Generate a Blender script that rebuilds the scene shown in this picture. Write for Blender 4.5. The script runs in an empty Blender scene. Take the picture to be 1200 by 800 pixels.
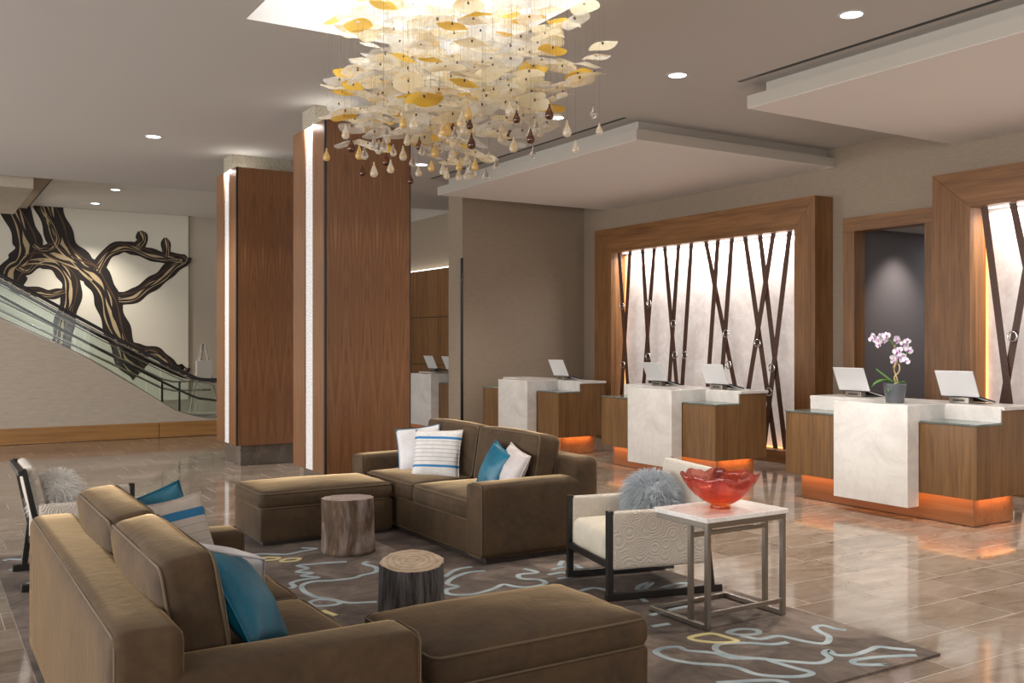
import bpy, bmesh, math, random
from mathutils import Vector, Matrix, noise
R = math.radians
random.seed(7)
scn = bpy.context.scene
COL = scn.collection

# ------------------------------------------------------------------ camera, world, exposure
cam_d = bpy.data.cameras.new('camera')
cam = bpy.data.objects.new('camera', cam_d)
COL.objects.link(cam)
cam.location = (0, 0, 1.65)
cam.rotation_euler = (R(90), 0, R(-31.7316))      # +Y runs along the reception wall
cam_d.sensor_width = 36
cam_d.lens = 36 * 1132 / 1200
cam_d.clip_end = 200
scn.camera = cam

world = bpy.data.worlds.new('world')
scn.world = world
world.use_nodes = True
wb = world.node_tree.nodes['Background']
wb.inputs[0].default_value = (1.0, 0.96, 0.92, 1)
wb.inputs[1].default_value = 0.6
scn.view_settings.view_transform = 'Standard'
scn.view_settings.look = 'None'
scn.view_settings.gamma = 1
scn.view_settings.use_curve_mapping = False
scn.view_settings.exposure = 0.06
scn.cycles.max_bounces = 8
scn.cycles.diffuse_bounces = 4
scn.cycles.glossy_bounces = 4
scn.cycles.transmission_bounces = 6
scn.cycles.transparent_max_bounces = 12
scn.cycles.caustics_reflective = False
scn.cycles.caustics_refractive = False
scn.cycles.sample_clamp_indirect = 4.0

def area_light(name, loc, rot, sx, sy, power, color, parent=None, spread=180):
    l = bpy.data.lights.new(name, 'AREA')
    l.shape = 'RECTANGLE'; l.size = sx; l.size_y = sy
    l.energy = power; l.color = color; l.spread = R(spread)
    o = bpy.data.objects.new(name, l); COL.objects.link(o)
    o.location = loc; o.rotation_euler = rot
    if parent: o.parent = parent
    return o

def spot_light(name, loc, rot, power, color, angle, blend=0.6, radius=0.05, parent=None):
    l = bpy.data.lights.new(name, 'SPOT')
    l.energy = power; l.color = color; l.spot_size = R(angle); l.spot_blend = blend
    l.shadow_soft_size = radius
    o = bpy.data.objects.new(name, l); COL.objects.link(o)
    o.location = loc; o.rotation_euler = rot
    if parent: o.parent = parent
    return o

# soft daylight from the left, set just inside the added glazing
area_light('daylight_left', (-8.6, 8.5, 2.3), (0, R(-90), 0), 3.6, 27.0, 2050, (1.0, 0.975, 0.95))

area_light('front_fill', (2.0, -5.8, 2.4), (R(90), 0, 0), 12.0, 3.2, 260, (1.0, 0.97, 0.94))  # added soft fill before the solid wall behind the camera

# ------------------------------------------------------------------ materials
MATS = {}
class NT:
    def __init__(self, name):
        self.m = bpy.data.materials.new(name); self.m.use_nodes = True
        self.t = self.m.node_tree; self.n = self.t.nodes; self.l = self.t.links
        self.b = self.n['Principled BSDF']; self.out = self.n['Material Output']
        MATS[name] = self.m
    def new(self, typ, **kw):
        nd = self.n.new(typ)
        for k, v in kw.items(): setattr(nd, k, v)
        return nd
    def link(self, a, b): self.l.new(a, b)
    def set(self, **kw):
        for k, v in kw.items():
            s = self.b.inputs[k.replace('_', ' ')]
            s.default_value = (*v, 1) if isinstance(v, tuple) and len(v) == 3 else v
        return self
    def coord(self, which='Object', scale=(1, 1, 1), rot=(0, 0, 0)):
        tc = self.new('ShaderNodeTexCoord'); mp = self.new('ShaderNodeMapping')
        mp.inputs['Scale'].default_value = scale; mp.inputs['Rotation'].default_value = rot
        self.link(tc.outputs[which], mp.inputs[0]); return mp.outputs[0]
    def noise(self, vec, scale=5, detail=4, rough=.55, dist=0):
        x = self.new('ShaderNodeTexNoise'); x.inputs['Scale'].default_value = scale
        x.inputs['Detail'].default_value = detail; x.inputs['Roughness'].default_value = rough
        x.inputs['Distortion'].default_value = dist
        if vec is not None: self.link(vec, x.inputs['Vector'])
        return x.outputs['Fac']
    def ramp(self, fac, stops):
        r = self.new('ShaderNodeValToRGB'); e = r.color_ramp.elements
        while len(e) < len(stops): e.new(.5)
        for el, (p, c) in zip(e, stops): el.position = p; el.color = (*c, 1)
        self.link(fac, r.inputs[0]); return r.outputs[0]
    def base(self, col): self.link(col, self.b.inputs['Base Color']); return self
    def mix(self, fac, a, b, blend='MIX'):
        x = self.new('ShaderNodeMix', data_type='RGBA', blend_type=blend)
        for s, v in ((x.inputs[0], fac), (x.inputs[6], a), (x.inputs[7], b)):
            if isinstance(v, (int, float)): s.default_value = v
            elif isinstance(v, tuple): s.default_value = (*v, 1)
            else: self.link(v, s)
        return x.outputs[2]
    def math(self, op, a, b=0.0, c=None):
        x = self.new('ShaderNodeMath', operation=op)
        for s, v in zip(x.inputs, (a, b, c)):
            if v is None: continue
            if isinstance(v, (int, float)): s.default_value = v
            else: self.link(v, s)
        return x.outputs[0]
    def bump(self, h, strength=.2, dist=.01):
        b = self.new('ShaderNodeBump'); b.inputs['Strength'].default_value = strength
        b.inputs['Distance'].default_value = dist
        self.link(h, b.inputs['Height']); self.link(b.outputs[0], self.b.inputs['Normal'])
        return self

def plain(name, col, rough=.5, metal=0.0, **kw):
    return NT(name).set(Base_Color=col, Roughness=rough, Metallic=metal, **kw)

def wood(name, dark, mid, light, axis='z', fine=34, rough=.38, rnd=False):
    t = NT(name)
    s = {'z': (1, 1, .05), 'y': (1, .05, 1), 'x': (.05, 1, 1)}[axis]
    tc = t.new('ShaderNodeTexCoord'); vec = tc.outputs['Object']
    mp = t.new('ShaderNodeMapping'); mp.inputs['Scale'].default_value = s
    t.link(vec, mp.inputs[0])
    g = t.noise(mp.outputs[0], fine, 5, .6, .4)
    w = t.noise(mp.outputs[0], fine * .16, 3, .5, 1.2)
    col = t.ramp(g, [(.3, dark), (.5, mid), (.72, light)])
    col = t.mix(.35, col, t.ramp(w, [(.35, dark), (.65, light)]))
    if rnd:
        oi = t.new('ShaderNodeObjectInfo')
        hs = t.new('ShaderNodeHueSaturation')
        t.link(t.math('MULTIPLY_ADD', oi.outputs['Random'], .25, .88), hs.inputs['Value'])
        t.link(col, hs.inputs['Color']); col = hs.outputs[0]
    t.base(col).set(Roughness=rough).bump(g, .08, .004)
    return t

wood('walnut_vertical', (.11, .047, .015), (.21, .094, .032), (.31, .152, .058), 'z')
wood('walnut_along', (.11, .047, .015), (.22, .098, .034), (.32, .157, .06), 'y', 26)
wood('desk_walnut', (.075, .036, .012), (.15, .074, .025), (.22, .115, .041), 'z', 40)
wood('base_wood', (.22, .10, .028), (.36, .18, .055), (.44, .24, .085), 'x', 18)
wood('plinth_wood', (.17, .075, .03), (.26, .125, .055), (.33, .17, .08), 'y', 20)

# book-matched veneer on the columns: mirrored leaves whose grain leans into cathedrals
t = NT('veneer')
tc = t.new('ShaderNodeTexCoord'); sp = t.new('ShaderNodeSeparateXYZ'); t.link(tc.outputs['Object'], sp.inputs[0])
leaf = t.math('PINGPONG', t.math('ADD', sp.outputs[0], sp.outputs[1]), .118)
cb = t.new('ShaderNodeCombineXYZ')
t.link(t.math('MULTIPLY', leaf, 1.0), cb.inputs[0])
t.link(t.math('ADD', t.math('MULTIPLY', sp.outputs[2], .045), t.math('MULTIPLY', leaf, .32)), cb.inputs[2])
g = t.noise(cb.outputs[0], 36, 5, .6, .5)
arch = t.math('ADD', t.math('MULTIPLY', sp.outputs[2], .55), t.math('MULTIPLY', t.math('MULTIPLY', leaf, leaf), 62))
cb2 = t.new('ShaderNodeCombineXYZ'); t.link(arch, cb2.inputs[0]); t.link(t.math('MULTIPLY', leaf, 2.0), cb2.inputs[1])
w = t.noise(cb2.outputs[0], 5.5, 4, .6, .3)
col = t.mix(.45, t.ramp(g, [(.3, (.085, .034, .013)), (.5, (.165, .071, .028)), (.72, (.26, .122, .052))]),
            t.ramp(w, [(.35, (.10, .041, .016)), (.65, (.25, .115, .049))]))
t.base(col).set(Roughness=.36).bump(g, .06, .003)

plain('black_trim', (.012, .011, .011), .4)
plain('ceiling_paint', (.575, .555, .54), .9)
plain('soffit_white', (.90, .87, .85), .85)
plain('soffit_edge', (.50, .465, .415), .85)
plain('ceiling_white', (.66, .65, .63), .9)
t = NT('wall_linen'); v = t.coord('Object', (1, 1, 14)); g = t.noise(v, 9, 4, .6)
t.base(t.ramp(g, [(.3, (.30, .238, .178)), (.7, (.37, .298, .228))])).set(Roughness=.8).bump(g, .1, .004)
t = NT('escalator_cladding'); v = t.coord('Object', (1, 1, 9)); g = t.noise(v, 6, 3, .6)
t.base(t.ramp(g, [(.3, (.40, .345, .28)), (.7, (.47, .41, .335))])).set(Roughness=.6)
plain('corridor_grey', (.16, .14, .14), .8)
plain('wall_pale', (.50, .45, .385), .85)
t = NT('core_texture'); g = t.noise(t.coord('Object', (1, 1, .3)), 120, 3, .7)
t.base(t.ramp(g, [(.3, (.20, .17, .12)), (.7, (.46, .42, .34))])).set(Roughness=.55).bump(g, .6, .01)
t = NT('lit_strip_glass'); g = t.noise(t.coord('Object', (1, 1, 1)), 70, 3, .7)
c = t.ramp(g, [(.38, (.34, .34, .36)), (.6, (.90, .89, .87))])
t.base(c).set(Roughness=.3, Emission_Strength=.16).bump(g, .5, .01); t.link(c, t.b.inputs['Emission Color'])  # faint glow put into the material; the strip is lit by the grazer above

# polished stone floor: every tile shifts the veining and tone a little
t = NT('floor_tile')
tc = t.new('ShaderNodeTexCoord'); oi = t.new('ShaderNodeObjectInfo')
off = t.new('ShaderNodeVectorMath', operation='MULTIPLY_ADD')
geo = t.new('ShaderNodeNewGeometry')
cmb = t.new('ShaderNodeCombineXYZ')
for k in range(3): t.link(t.math('MULTIPLY', oi.outputs['Random'], 37.0 + 11 * k), cmb.inputs[k])
add = t.new('ShaderNodeVectorMath', operation='ADD')
mp = t.new('ShaderNodeMapping'); mp.inputs['Scale'].default_value = (.8, 1.9, 1)
t.link(geo.outputs['Position'], mp.inputs[0]); t.link(mp.outputs[0], add.inputs[0]); t.link(cmb.outputs[0], add.inputs[1])
g = t.noise(add.outputs[0], 2.6, 7, .62, 1.2)
g2 = t.noise(add.outputs[0], 9, 5, .6, 2.2)
col = t.ramp(g, [(.25, (.155, .115, .088)), (.45, (.235, .185, .148)), (.62, (.30, .245, .205)), (.8, (.40, .34, .295))])
vein = t.ramp(g2, [(.485, (0, 0, 0)), (.5, (1, 1, 1)), (.515, (0, 0, 0))])
col = t.mix(t.math('MULTIPLY', vein, .25), col, (.50, .45, .40))
hs = t.new('ShaderNodeHueSaturation'); t.link(t.math('MULTIPLY_ADD', oi.outputs['Random'], .34, .84), hs.inputs['Value'])
t.link(col, hs.inputs['Color'])
t.base(hs.outputs[0]).set(Roughness=.085, IOR=1.62)
plain('grout', (.46, .41, .36), .6)

t = NT('rug_pile'); g = t.noise(t.coord('Object', (1, 1, 1), (0, 0, R(35))), 2.2, 6, .68, .8)
f = t.noise(t.coord('Object'), 260, 2, .6)
t.base(t.ramp(g, [(.32, (.045, .034, .029)), (.5, (.115, .089, .076)), (.66, (.22, .172, .146))])).set(Roughness=.95)
t.bump(f, .4, .004)
t = NT('rug_blue'); g = t.noise(t.coord('Object'), 6, 3)
t.base(t.ramp(g, [(.35, (.24, .31, .35)), (.65, (.38, .45, .48))])).set(Roughness=.95)
plain('rug_yellow', (.62, .54, .27), .95)

def velvet(name, dark, light, sheen=.6):
    t = NT(name)
    g = t.noise(t.coord('Object', (1, 1, 1)), 3.2, 5, .62, .9)
    f = t.noise(t.coord('Object'), 22, 4, .6)
    c = t.mix(.3, t.ramp(g, [(.3, dark), (.72, light)]), t.ramp(f, [(.3, dark), (.7, light)]))
    t.base(c).set(Roughness=.85, Sheen_Weight=sheen, Sheen_Roughness=.22, Sheen_Tint=(.95, .68, .38))
    t.bump(t.math('ADD', f, t.math('MULTIPLY', g, 1.5)), .10, .015)
velvet('velvet_brown', (.030, .0165, .007), (.088, .050, .021), 1.0)
plain('piping_brown', (.11, .075, .043), .7)
plain('welt_dark', (.03, .02, .015), .8)

def silk(name, a, b, rough=.42):
    t = NT(name); g = t.noise(t.coord('Object'), 7, 4, .6, .6); f = t.noise(t.coord('Object'), 90, 2, .6)
    t.base(t.ramp(g, [(.3, a), (.7, b)])).set(Roughness=rough)
    t.bump(f, .15, .003)
silk('silk_teal', (.0, .085, .155), (.008, .17, .27))
silk('silk_silver', (.50, .45, .44), (.66, .61, .61))
silk('silk_white', (.60, .58, .60), (.78, .76, .78))

def stripe_fabric(name, ground, bands):
    t = NT(name)
    tc = t.new('ShaderNodeTexCoord'); sp = t.new('ShaderNodeSeparateXYZ'); t.link(tc.outputs['Object'], sp.inputs[0])
    g = t.noise(t.coord('Object', (1, 1, 1)), 14, 4, .6)
    col = t.ramp(g, [(.3, tuple(c * .82 for c in ground)), (.7, ground)])
    for z0, z1, c in bands:
        m = t.math('MULTIPLY', t.math('GREATER_THAN', sp.outputs[2], z0), t.math('LESS_THAN', sp.outputs[2], z1))
        col = t.mix(m, col, c)
    t.base(col).set(Roughness=.75)
    t.bump(t.noise(t.coord('Object'), 120, 2, .6), .25, .003)
BLUE = (.02, .20, .46)
GREY = (.40, .39, .40)
stripe_fabric('stripe_white', (.78, .76, .75), [(.128, .150, BLUE), (-.12, -.10, BLUE)] + [(-.07 + k * .035, -.064 + k * .035, GREY) for k in range(6)])
stripe_fabric('stripe_sand', (.55, .49, .43), [(.075, .12, (.015, .16, .34))] + [(-.19 + k * .045, -.186 + k * .045, (.36, .31, .27)) for k in range(6)])

t = NT('chair_fabric')
v = t.coord('Object', (1, 1, 1))
vo = t.new('ShaderNodeTexVoronoi'); vo.inputs['Scale'].default_value = 9.5; t.link(v, vo.inputs['Vector'])
rings = t.math('SINE', t.math('MULTIPLY', vo.outputs['Distance'], 40))
t.base(t.ramp(rings, [(.2, (.57, .51, .44)), (.9, (.61, .55, .48))])).set(Roughness=.5, Sheen_Weight=.2)
t.bump(rings, .35, .004)
silk('chair_seat', (.60, .55, .45), (.70, .65, .55), .55)
plain('ebony', (.012, .010, .009), .35)
plain('fur_grey', (.44, .48, .52), .8)
plain('fur_white', (.86, .84, .81), .8)
t = NT('marble'); g = t.noise(t.coord('Object'), 1.6, 8, .62, 1.6); g2 = t.noise(t.coord('Object'), 3.2, 6, .6, 2.5)
vein = t.ramp(g2, [(.47, (0, 0, 0)), (.5, (1, 1, 1)), (.53, (0, 0, 0))])
c = t.ramp(g, [(.3, (.54, .52, .505)), (.6, (.68, .665, .65))])
t.base(t.mix(t.math('MULTIPLY', vein, .22), c, (.45, .42, .41))).set(Roughness=.22)
t = NT('marble_top'); g = t.noise(t.coord('Object'), 4, 7, .62, 2.2)
t.base(t.ramp(g, [(.4, (.80, .77, .75)), (.47, (.72, .66, .63)), (.54, (.82, .80, .78))])).set(Roughness=.15)
plain('brushed_steel', (.33, .295, .255), .30, 1.0)
plain('chrome', (.72, .72, .73), .14, 1.0)
plain('laptop_silver', (.78, .79, .81), .35, .25)
plain('laptop_black', (.02, .02, .022), .45)
plain('white_plastic', (.8, .8, .8), .4)
t = NT('green_glass'); t.set(Base_Color=(.72, .88, .84), Roughness=.03, Transmission_Weight=.85, IOR=1.3)
def clear_glass(name, tint, alpha):
    t = NT(name); tr = t.new('ShaderNodeBsdfTransparent'); tr.inputs[0].default_value = (*tint, 1)
    gl = t.new('ShaderNodeBsdfGlossy'); gl.inputs['Roughness'].default_value = .03
    mx = t.new('ShaderNodeMixShader'); mx.inputs[0].default_value = alpha
    t.link(tr.outputs[0], mx.inputs[1]); t.link(gl.outputs[0], mx.inputs[2]); t.link(mx.outputs[0], t.out.inputs[0])
clear_glass('balustrade_glass', (.90, .94, .925), .03)
t = NT('bowl_glass'); tc = t.new('ShaderNodeTexCoord'); sp = t.new('ShaderNodeSeparateXYZ'); t.link(tc.outputs['Object'], sp.inputs[0])
hgt = t.math('DIVIDE', sp.outputs[2], .2)
n = t.noise(tc.outputs['Object'], 11, 3, .5)
tint = t.ramp(t.math('MULTIPLY_ADD', n, .3, t.math('SUBTRACT', hgt, .15)), [(.05, (1.0, .52, .16)), (.3, (.99, .50, .36)), (.9, (.96, .60, .55))])
body = t.ramp(hgt, [(.05, (.95, .22, .03)), (.4, (.85, .08, .04)), (.9, (.75, .10, .09))])
tr = t.new('ShaderNodeBsdfTransparent'); tl = t.new('ShaderNodeBsdfTranslucent'); gl = t.new('ShaderNodeBsdfGlossy'); gl.inputs['Roughness'].default_value = .04
t.link(tint, tr.inputs[0]); t.link(body, tl.inputs[0])
m1 = t.new('ShaderNodeMixShader'); m1.inputs[0].default_value = .17; t.link(tr.outputs[0], m1.inputs[1]); t.link(tl.outputs[0], m1.inputs[2])
lw = t.new('ShaderNodeLayerWeight'); lw.inputs[0].default_value = .35
m2 = t.new('ShaderNodeMixShader'); t.link(t.math('MULTIPLY_ADD', lw.outputs['Fresnel'], .55, .03), m2.inputs[0]); t.link(m1.outputs[0], m2.inputs[1]); t.link(gl.outputs[0], m2.inputs[2])
t.link(m2.outputs[0], t.out.inputs[0])

# lit stone behind the straps
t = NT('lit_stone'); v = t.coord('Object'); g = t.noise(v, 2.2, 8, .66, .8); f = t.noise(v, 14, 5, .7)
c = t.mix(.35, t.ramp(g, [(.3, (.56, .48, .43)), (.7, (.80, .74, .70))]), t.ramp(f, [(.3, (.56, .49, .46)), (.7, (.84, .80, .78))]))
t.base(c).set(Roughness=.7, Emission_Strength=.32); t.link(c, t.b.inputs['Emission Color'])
t = NT('leather'); g = t.noise(t.coord('Object'), 40, 4, .6)
t.base(t.ramp(g, [(.3, (.06, .027, .017)), (.7, (.12, .056, .036))])).set(Roughness=.45)

t = NT('bark_brown'); v = t.coord('Object', (1, 1, .22)); g = t.noise(v, 20, 6, .7, .8); g2 = t.noise(t.coord('Object', (1, 1, .35)), 5, 4, .6, .7)
t.base(t.mix(t.ramp(g2, [(.5, (0, 0, 0)), (.66, (1, 1, 1))]), t.ramp(g, [(.3, (.055, .032, .020)), (.55, (.135, .085, .055)), (.75, (.24, .17, .12))]), (.34, .27, .245)))
t.set(Roughness=.9).bump(g, .9, .03)
t = NT('bark_grey'); v = t.coord('Object', (1, 1, .12)); g = t.noise(v, 24, 6, .7, .5)
t.base(t.ramp(g, [(.35, (.022, .02, .02)), (.5, (.12, .11, .11)), (.68, (.27, .25, .25))])).set(Roughness=.9).bump(g, .9, .03)
def end_grain(name, a, b):
    t = NT(name); tc = t.new('ShaderNodeTexCoord')
    ln = t.new('ShaderNodeVectorMath', operation='LENGTH'); t.link(tc.outputs['Object'], ln.inputs[0])
    n = t.noise(tc.outputs['Object'], 9, 5, .6, .8)
    r = t.math('SINE', t.math('MULTIPLY', t.math('ADD', ln.outputs['Value'], t.math('MULTIPLY', n, .07)), 170))
    c = t.ramp(t.math('MULTIPLY_ADD', r, .10, n), [(.2, a), (.75, b)])
    t.base(c).set(Roughness=.8)
end_grain('end_grain_pale', (.33, .23, .15), (.66, .54, .41))
end_grain('end_grain_pink', (.24, .17, .15), (.46, .37, .34))

plain('mural_white', (.72, .70, .62), .6)
plain('mural_dark', (.014, .010, .010), .5)
plain('mural_tan', (.46, .36, .22), .55)
plain('mural_brown', (.09, .05, .028), .5)
plain('pot_grey', (.085, .092, .105), .3)
plain('leaf', (.085, .25, .035), .4)
plain('stem_tan', (.40, .31, .16), .6)
plain('stem_green', (.16, .30, .08), .5)
plain('soil', (.10, .075, .05), .9)
t = NT('petal'); v = t.coord('Object'); g = t.noise(v, 40, 3)
t.base(t.ramp(g, [(.3, (.62, .42, .82)), (.52, (.95, .91, .97))])).set(Roughness=.5, Subsurface_Weight=0.0)
plain('petal_lip', (.36, .05, .40), .5)

def emit(name, col, strength):
    t = NT(name).set(Base_Color=(0, 0, 0)); t.b.inputs['Emission Color'].default_value = (*col, 1)
    t.set(Emission_Strength=strength)
emit('lamp_lens', (.88, .93, 1.0), 6.0)
emit('laylight', (1.0, .98, .955), 4.2)
emit('led_orange', (1.0, .42, .13), 2.5)
emit('led_cove', (1.0, .95, .85), 3.0)
emit('led_white', (1.0, .96, .9), 4.0)

# blown glass of the chandelier: lets light through, frosted, some flushed with amber
def blown(name, body, amber, amount, opac):
    t = NT(name)
    oi = t.new('ShaderNodeObjectInfo'); tc = t.new('ShaderNodeTexCoord')
    ad = t.new('ShaderNodeVectorMath', operation='ADD'); t.link(tc.outputs['Object'], ad.inputs[0])
    cm = t.new('ShaderNodeCombineXYZ'); t.link(t.math('MULTIPLY', oi.outputs['Random'], 50), cm.inputs[0]); t.link(cm.outputs[0], ad.inputs[1])
    n = t.noise(ad.outputs[0], 26, 4, .7, .3)
    c = t.ramp(n, [(.5 - amount * .5, amber), (.62 - amount * .35, body)])
    tl = t.new('ShaderNodeBsdfTranslucent'); df = t.new('ShaderNodeBsdfDiffuse'); tr = t.new('ShaderNodeBsdfTransparent'); gl = t.new('ShaderNodeBsdfGlossy')
    gl.inputs['Roughness'].default_value = .12
    for s in (tl, df): t.link(c, s.inputs['Color'])
    t.link(t.mix(.25, (1, 1, 1), c), tr.inputs[0])
    def mx(f, a, b):
        m = t.new('ShaderNodeMixShader'); m.inputs[0].default_value = f
        t.link(a, m.inputs[1]); t.link(b, m.inputs[2]); return m.outputs[0]
    s = mx(.42, tl.outputs[0], df.outputs[0]); s = mx(opac, tr.outputs[0], s); s = mx(.07, s, gl.outputs[0])
    t.link(s, t.out.inputs[0])
blown('glass_clear', (.93, .93, .92), (.82, .79, .73), .2, .55)
blown('glass_cream', (.94, .91, .84), (.86, .68, .38), .25, .78)
blown('glass_mottled', (.90, .82, .62), (.84, .46, .06), .55, .82)
blown('glass_amber', (.86, .56, .08), (.66, .28, .02), .7, .9)
plain('glass_hub', (.10, .06, .04), .4)
t = NT('drop_clear'); t.set(Base_Color=(.95, .93, .88), Roughness=.04, Transmission_Weight=.9, IOR=1.35)
blown('drop_cream', (.88, .84, .75), (.80, .58, .28), .25, .6)
blown('drop_honey', (.84, .62, .26), (.55, .22, .04), .5, .75)
blown('drop_dark', (.14, .045, .02), (.60, .16, .01), .5, .8)
plain('wire', (.22, .21, .20), .5, .5)

# ------------------------------------------------------------------ mesh helpers
class MB:
    def __init__(self): self.v = []; self.f = []
    def box(self, x0, y0, z0, x1, y1, z1):
        b = len(self.v)
        self.v += [(x, y, z) for z in (z0, z1) for y in (y0, y1) for x in (x0, x1)]
        self.f += [tuple(b + i for i in q) for q in ((0, 2, 3, 1), (4, 5, 7, 6), (0, 1, 5, 4), (2, 6, 7, 3), (0, 4, 6, 2), (1, 3, 7, 5))]
        return self
    def prism(self, poly, axis, a, b):
        """extrude a 2D polygon along an axis from a to b"""
        def P(p, t):
            return {'x': (t, p[0], p[1]), 'y': (p[0], t, p[1]), 'z': (p[0], p[1], t)}[axis]
        n = len(poly); s = len(self.v)
        self.v += [P(p, a) for p in poly] + [P(p, b) for p in poly]
        self.f.append(tuple(s + i for i in range(n))); self.f.append(tuple(s + n + i for i in reversed(range(n))))
        for i in range(n):
            j = (i + 1) % n; self.f.append((s + i, s + n + i, s + n + j, s + j))
        return self
    def tube(self, pts, r, seg=8, closed=False, r2=None):
        pts = [Vector(p) for p in pts]; n = len(pts); s = len(self.v)
        up = None
        for i, p in enumerate(pts):
            a = pts[(i - 1) % n] if (i > 0 or closed) else p
            c = pts[(i + 1) % n] if (i < n - 1 or closed) else p
            d = (c - a).normalized()
            if up is None:
                up = Vector((0, 0, 1)) if abs(d.z) < .9 else Vector((1, 0, 0))
            x = d.cross(up).normalized(); up = x.cross(d).normalized()
            rr = r if r2 is None else r + (r2 - r) * i / max(1, n - 1)
            for k in range(seg):
                t = 2 * math.pi * k / seg
                self.v.append(tuple(p + x * math.cos(t) * rr + up * math.sin(t) * rr))
        for i in range(n if closed else n - 1):
            j = (i + 1) % n
            for k in range(seg):
                l = (k + 1) % seg
                self.f.append((s + i * seg + k, s + i * seg + l, s + j * seg + l, s + j * seg + k))
        if not closed:
            self.f.append(tuple(s + k for k in reversed(range(seg))))
            self.f.append(tuple(s + (n - 1) * seg + k for k in range(seg)))
        return self
    def lathe(self, prof, seg=24, wob=None, ring=False):
        """profile [(r,z)...] about z; wob(angle, i) -> (dr, dz)"""
        s = len(self.v); n = len(prof)
        for i, (r, z) in enumerate(prof):
            for k in range(seg):
                t = 2 * math.pi * k / seg
                dr, dz = wob(t, i) if wob else (0, 0)
                self.v.append(((r + dr) * math.cos(t), (r + dr) * math.sin(t), z + dz))
        for i in range(n if ring else n - 1):
            j = (i + 1) % n
            for k in range(seg):
                l = (k + 1) % seg
                self.f.append((s + i * seg + k, s + i * seg + l, s + j * seg + l, s + j * seg + k))
        if not ring:
            self.f.append(tuple(s + k for k in reversed(range(seg))))
            self.f.append(tuple(s + (n - 1) * seg + k for k in range(seg)))
        return self
    def ribbon(self, pts, w, z0, z1, closed=False, plane='xy'):
        """flat raised band of width w along a 2D path"""
        n = len(pts); L = []; 
        for i in range(n):
            a = Vector(pts[(i - 1) % n] if (i > 0 or closed) else pts[i]); c = Vector(pts[(i + 1) % n] if (i < n - 1 or closed) else pts[i])
            d = (c - a)
            if d.length < 1e-6: d = Vector((1, 0))
            d.normalize(); nn = Vector((-d.y, d.x)); p = Vector(pts[i])
            ww = w[i] if isinstance(w, (list, tuple)) else w
            L.append((p + nn * ww / 2, p - nn * ww / 2))
        s = len(self.v)
        P = (lambda q, h: (q.x, q.y, h)) if plane == 'xy' else (lambda q, h: (q.x, h, q.y))
        for a, b in L: self.v += [P(a, z0), P(a, z1), P(b, z1), P(b, z0)]
        for i in range(n if closed else n - 1):
            j = (i + 1) % n
            for k in range(4):
                l = (k + 1) % 4
                self.f.append((s + i * 4 + k, s + j * 4 + k, s + j * 4 + l, s + i * 4 + l))
        if not closed:
            self.f.append((s, s + 1, s + 2, s + 3)); e = s + (n - 1) * 4; self.f.append((e + 3, e + 2, e + 1, e))
        return self
    def mesh(self, name, mat, smooth=False):
        me = bpy.data.meshes.new(name); me.from_pydata(self.v, [], self.f); me.update()
        bm = bmesh.new(); bm.from_mesh(me); bmesh.ops.recalc_face_normals(bm, faces=bm.faces); bm.to_mesh(me); bm.free()
        me.materials.append(MATS[mat])
        if smooth:
            for p in me.polygons: p.use_smooth = True
        return me
    def build(self, name, mat, parent=None, smooth=False, bevel=0, loc=None, rot=None):
        o = bpy.data.objects.new(name, self.mesh(name, mat, smooth)); COL.objects.link(o)
        if parent: o.parent = parent
        if loc: o.location = loc
        if rot: o.rotation_euler = rot
        if bevel:
            b = o.modifiers.new('bevel', 'BEVEL'); b.width = bevel; b.segments = 2; b.limit_method = 'ANGLE'
        return o

def box(name, mat, a, b, parent=None, bevel=0, **kw):
    return MB().box(*a, *b).build(name, mat, parent, bevel=bevel, **kw)

def thing(name, label, cat, loc=(0, 0, 0), rz=0, group=None):
    o = bpy.data.objects.new(name, None); o.empty_display_size = .1; COL.objects.link(o)
    o.location = loc; o.rotation_euler = (0, 0, rz); o['label'] = label; o['category'] = cat
    if group: o['group'] = group
    return o
def tag(o, label, cat, group=None, kind=None):
    o['label'] = label; o['category'] = cat
    if group: o['group'] = group
    if kind: o['kind'] = kind
    return o
def struct(o, label=None, cat=None):
    o['kind'] = 'structure'
    if label: o['label'] = label; o['category'] = cat
    return o
def copy_tree(o, parent=None):
    c = o.copy(); COL.objects.link(c); c.parent = parent
    for ch in list(o.children): copy_tree(ch, c)
    return c

def smooth_path(pts, closed=False, k=5):
    """Catmull-Rom through the points"""
    n = len(pts); out = []
    V = [Vector(p) for p in pts]
    for i in range(n if closed else n - 1):
        p0 = V[(i - 1) % n] if (i > 0 or closed) else V[i]; p1 = V[i]; p2 = V[(i + 1) % n]
        p3 = V[(i + 2) % n] if (i < n - 2 or closed) else p2
        for q in range(k):
            t = q / k
            out.append(.5 * ((2 * p1) + (p2 - p0) * t + (2 * p0 - 5 * p1 + 4 * p2 - p3) * t * t + (3 * p1 - p0 - 3 * p2 + p3) * t ** 3))
    if not closed: out.append(V[-1])
    return [tuple(p) for p in out]

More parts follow.
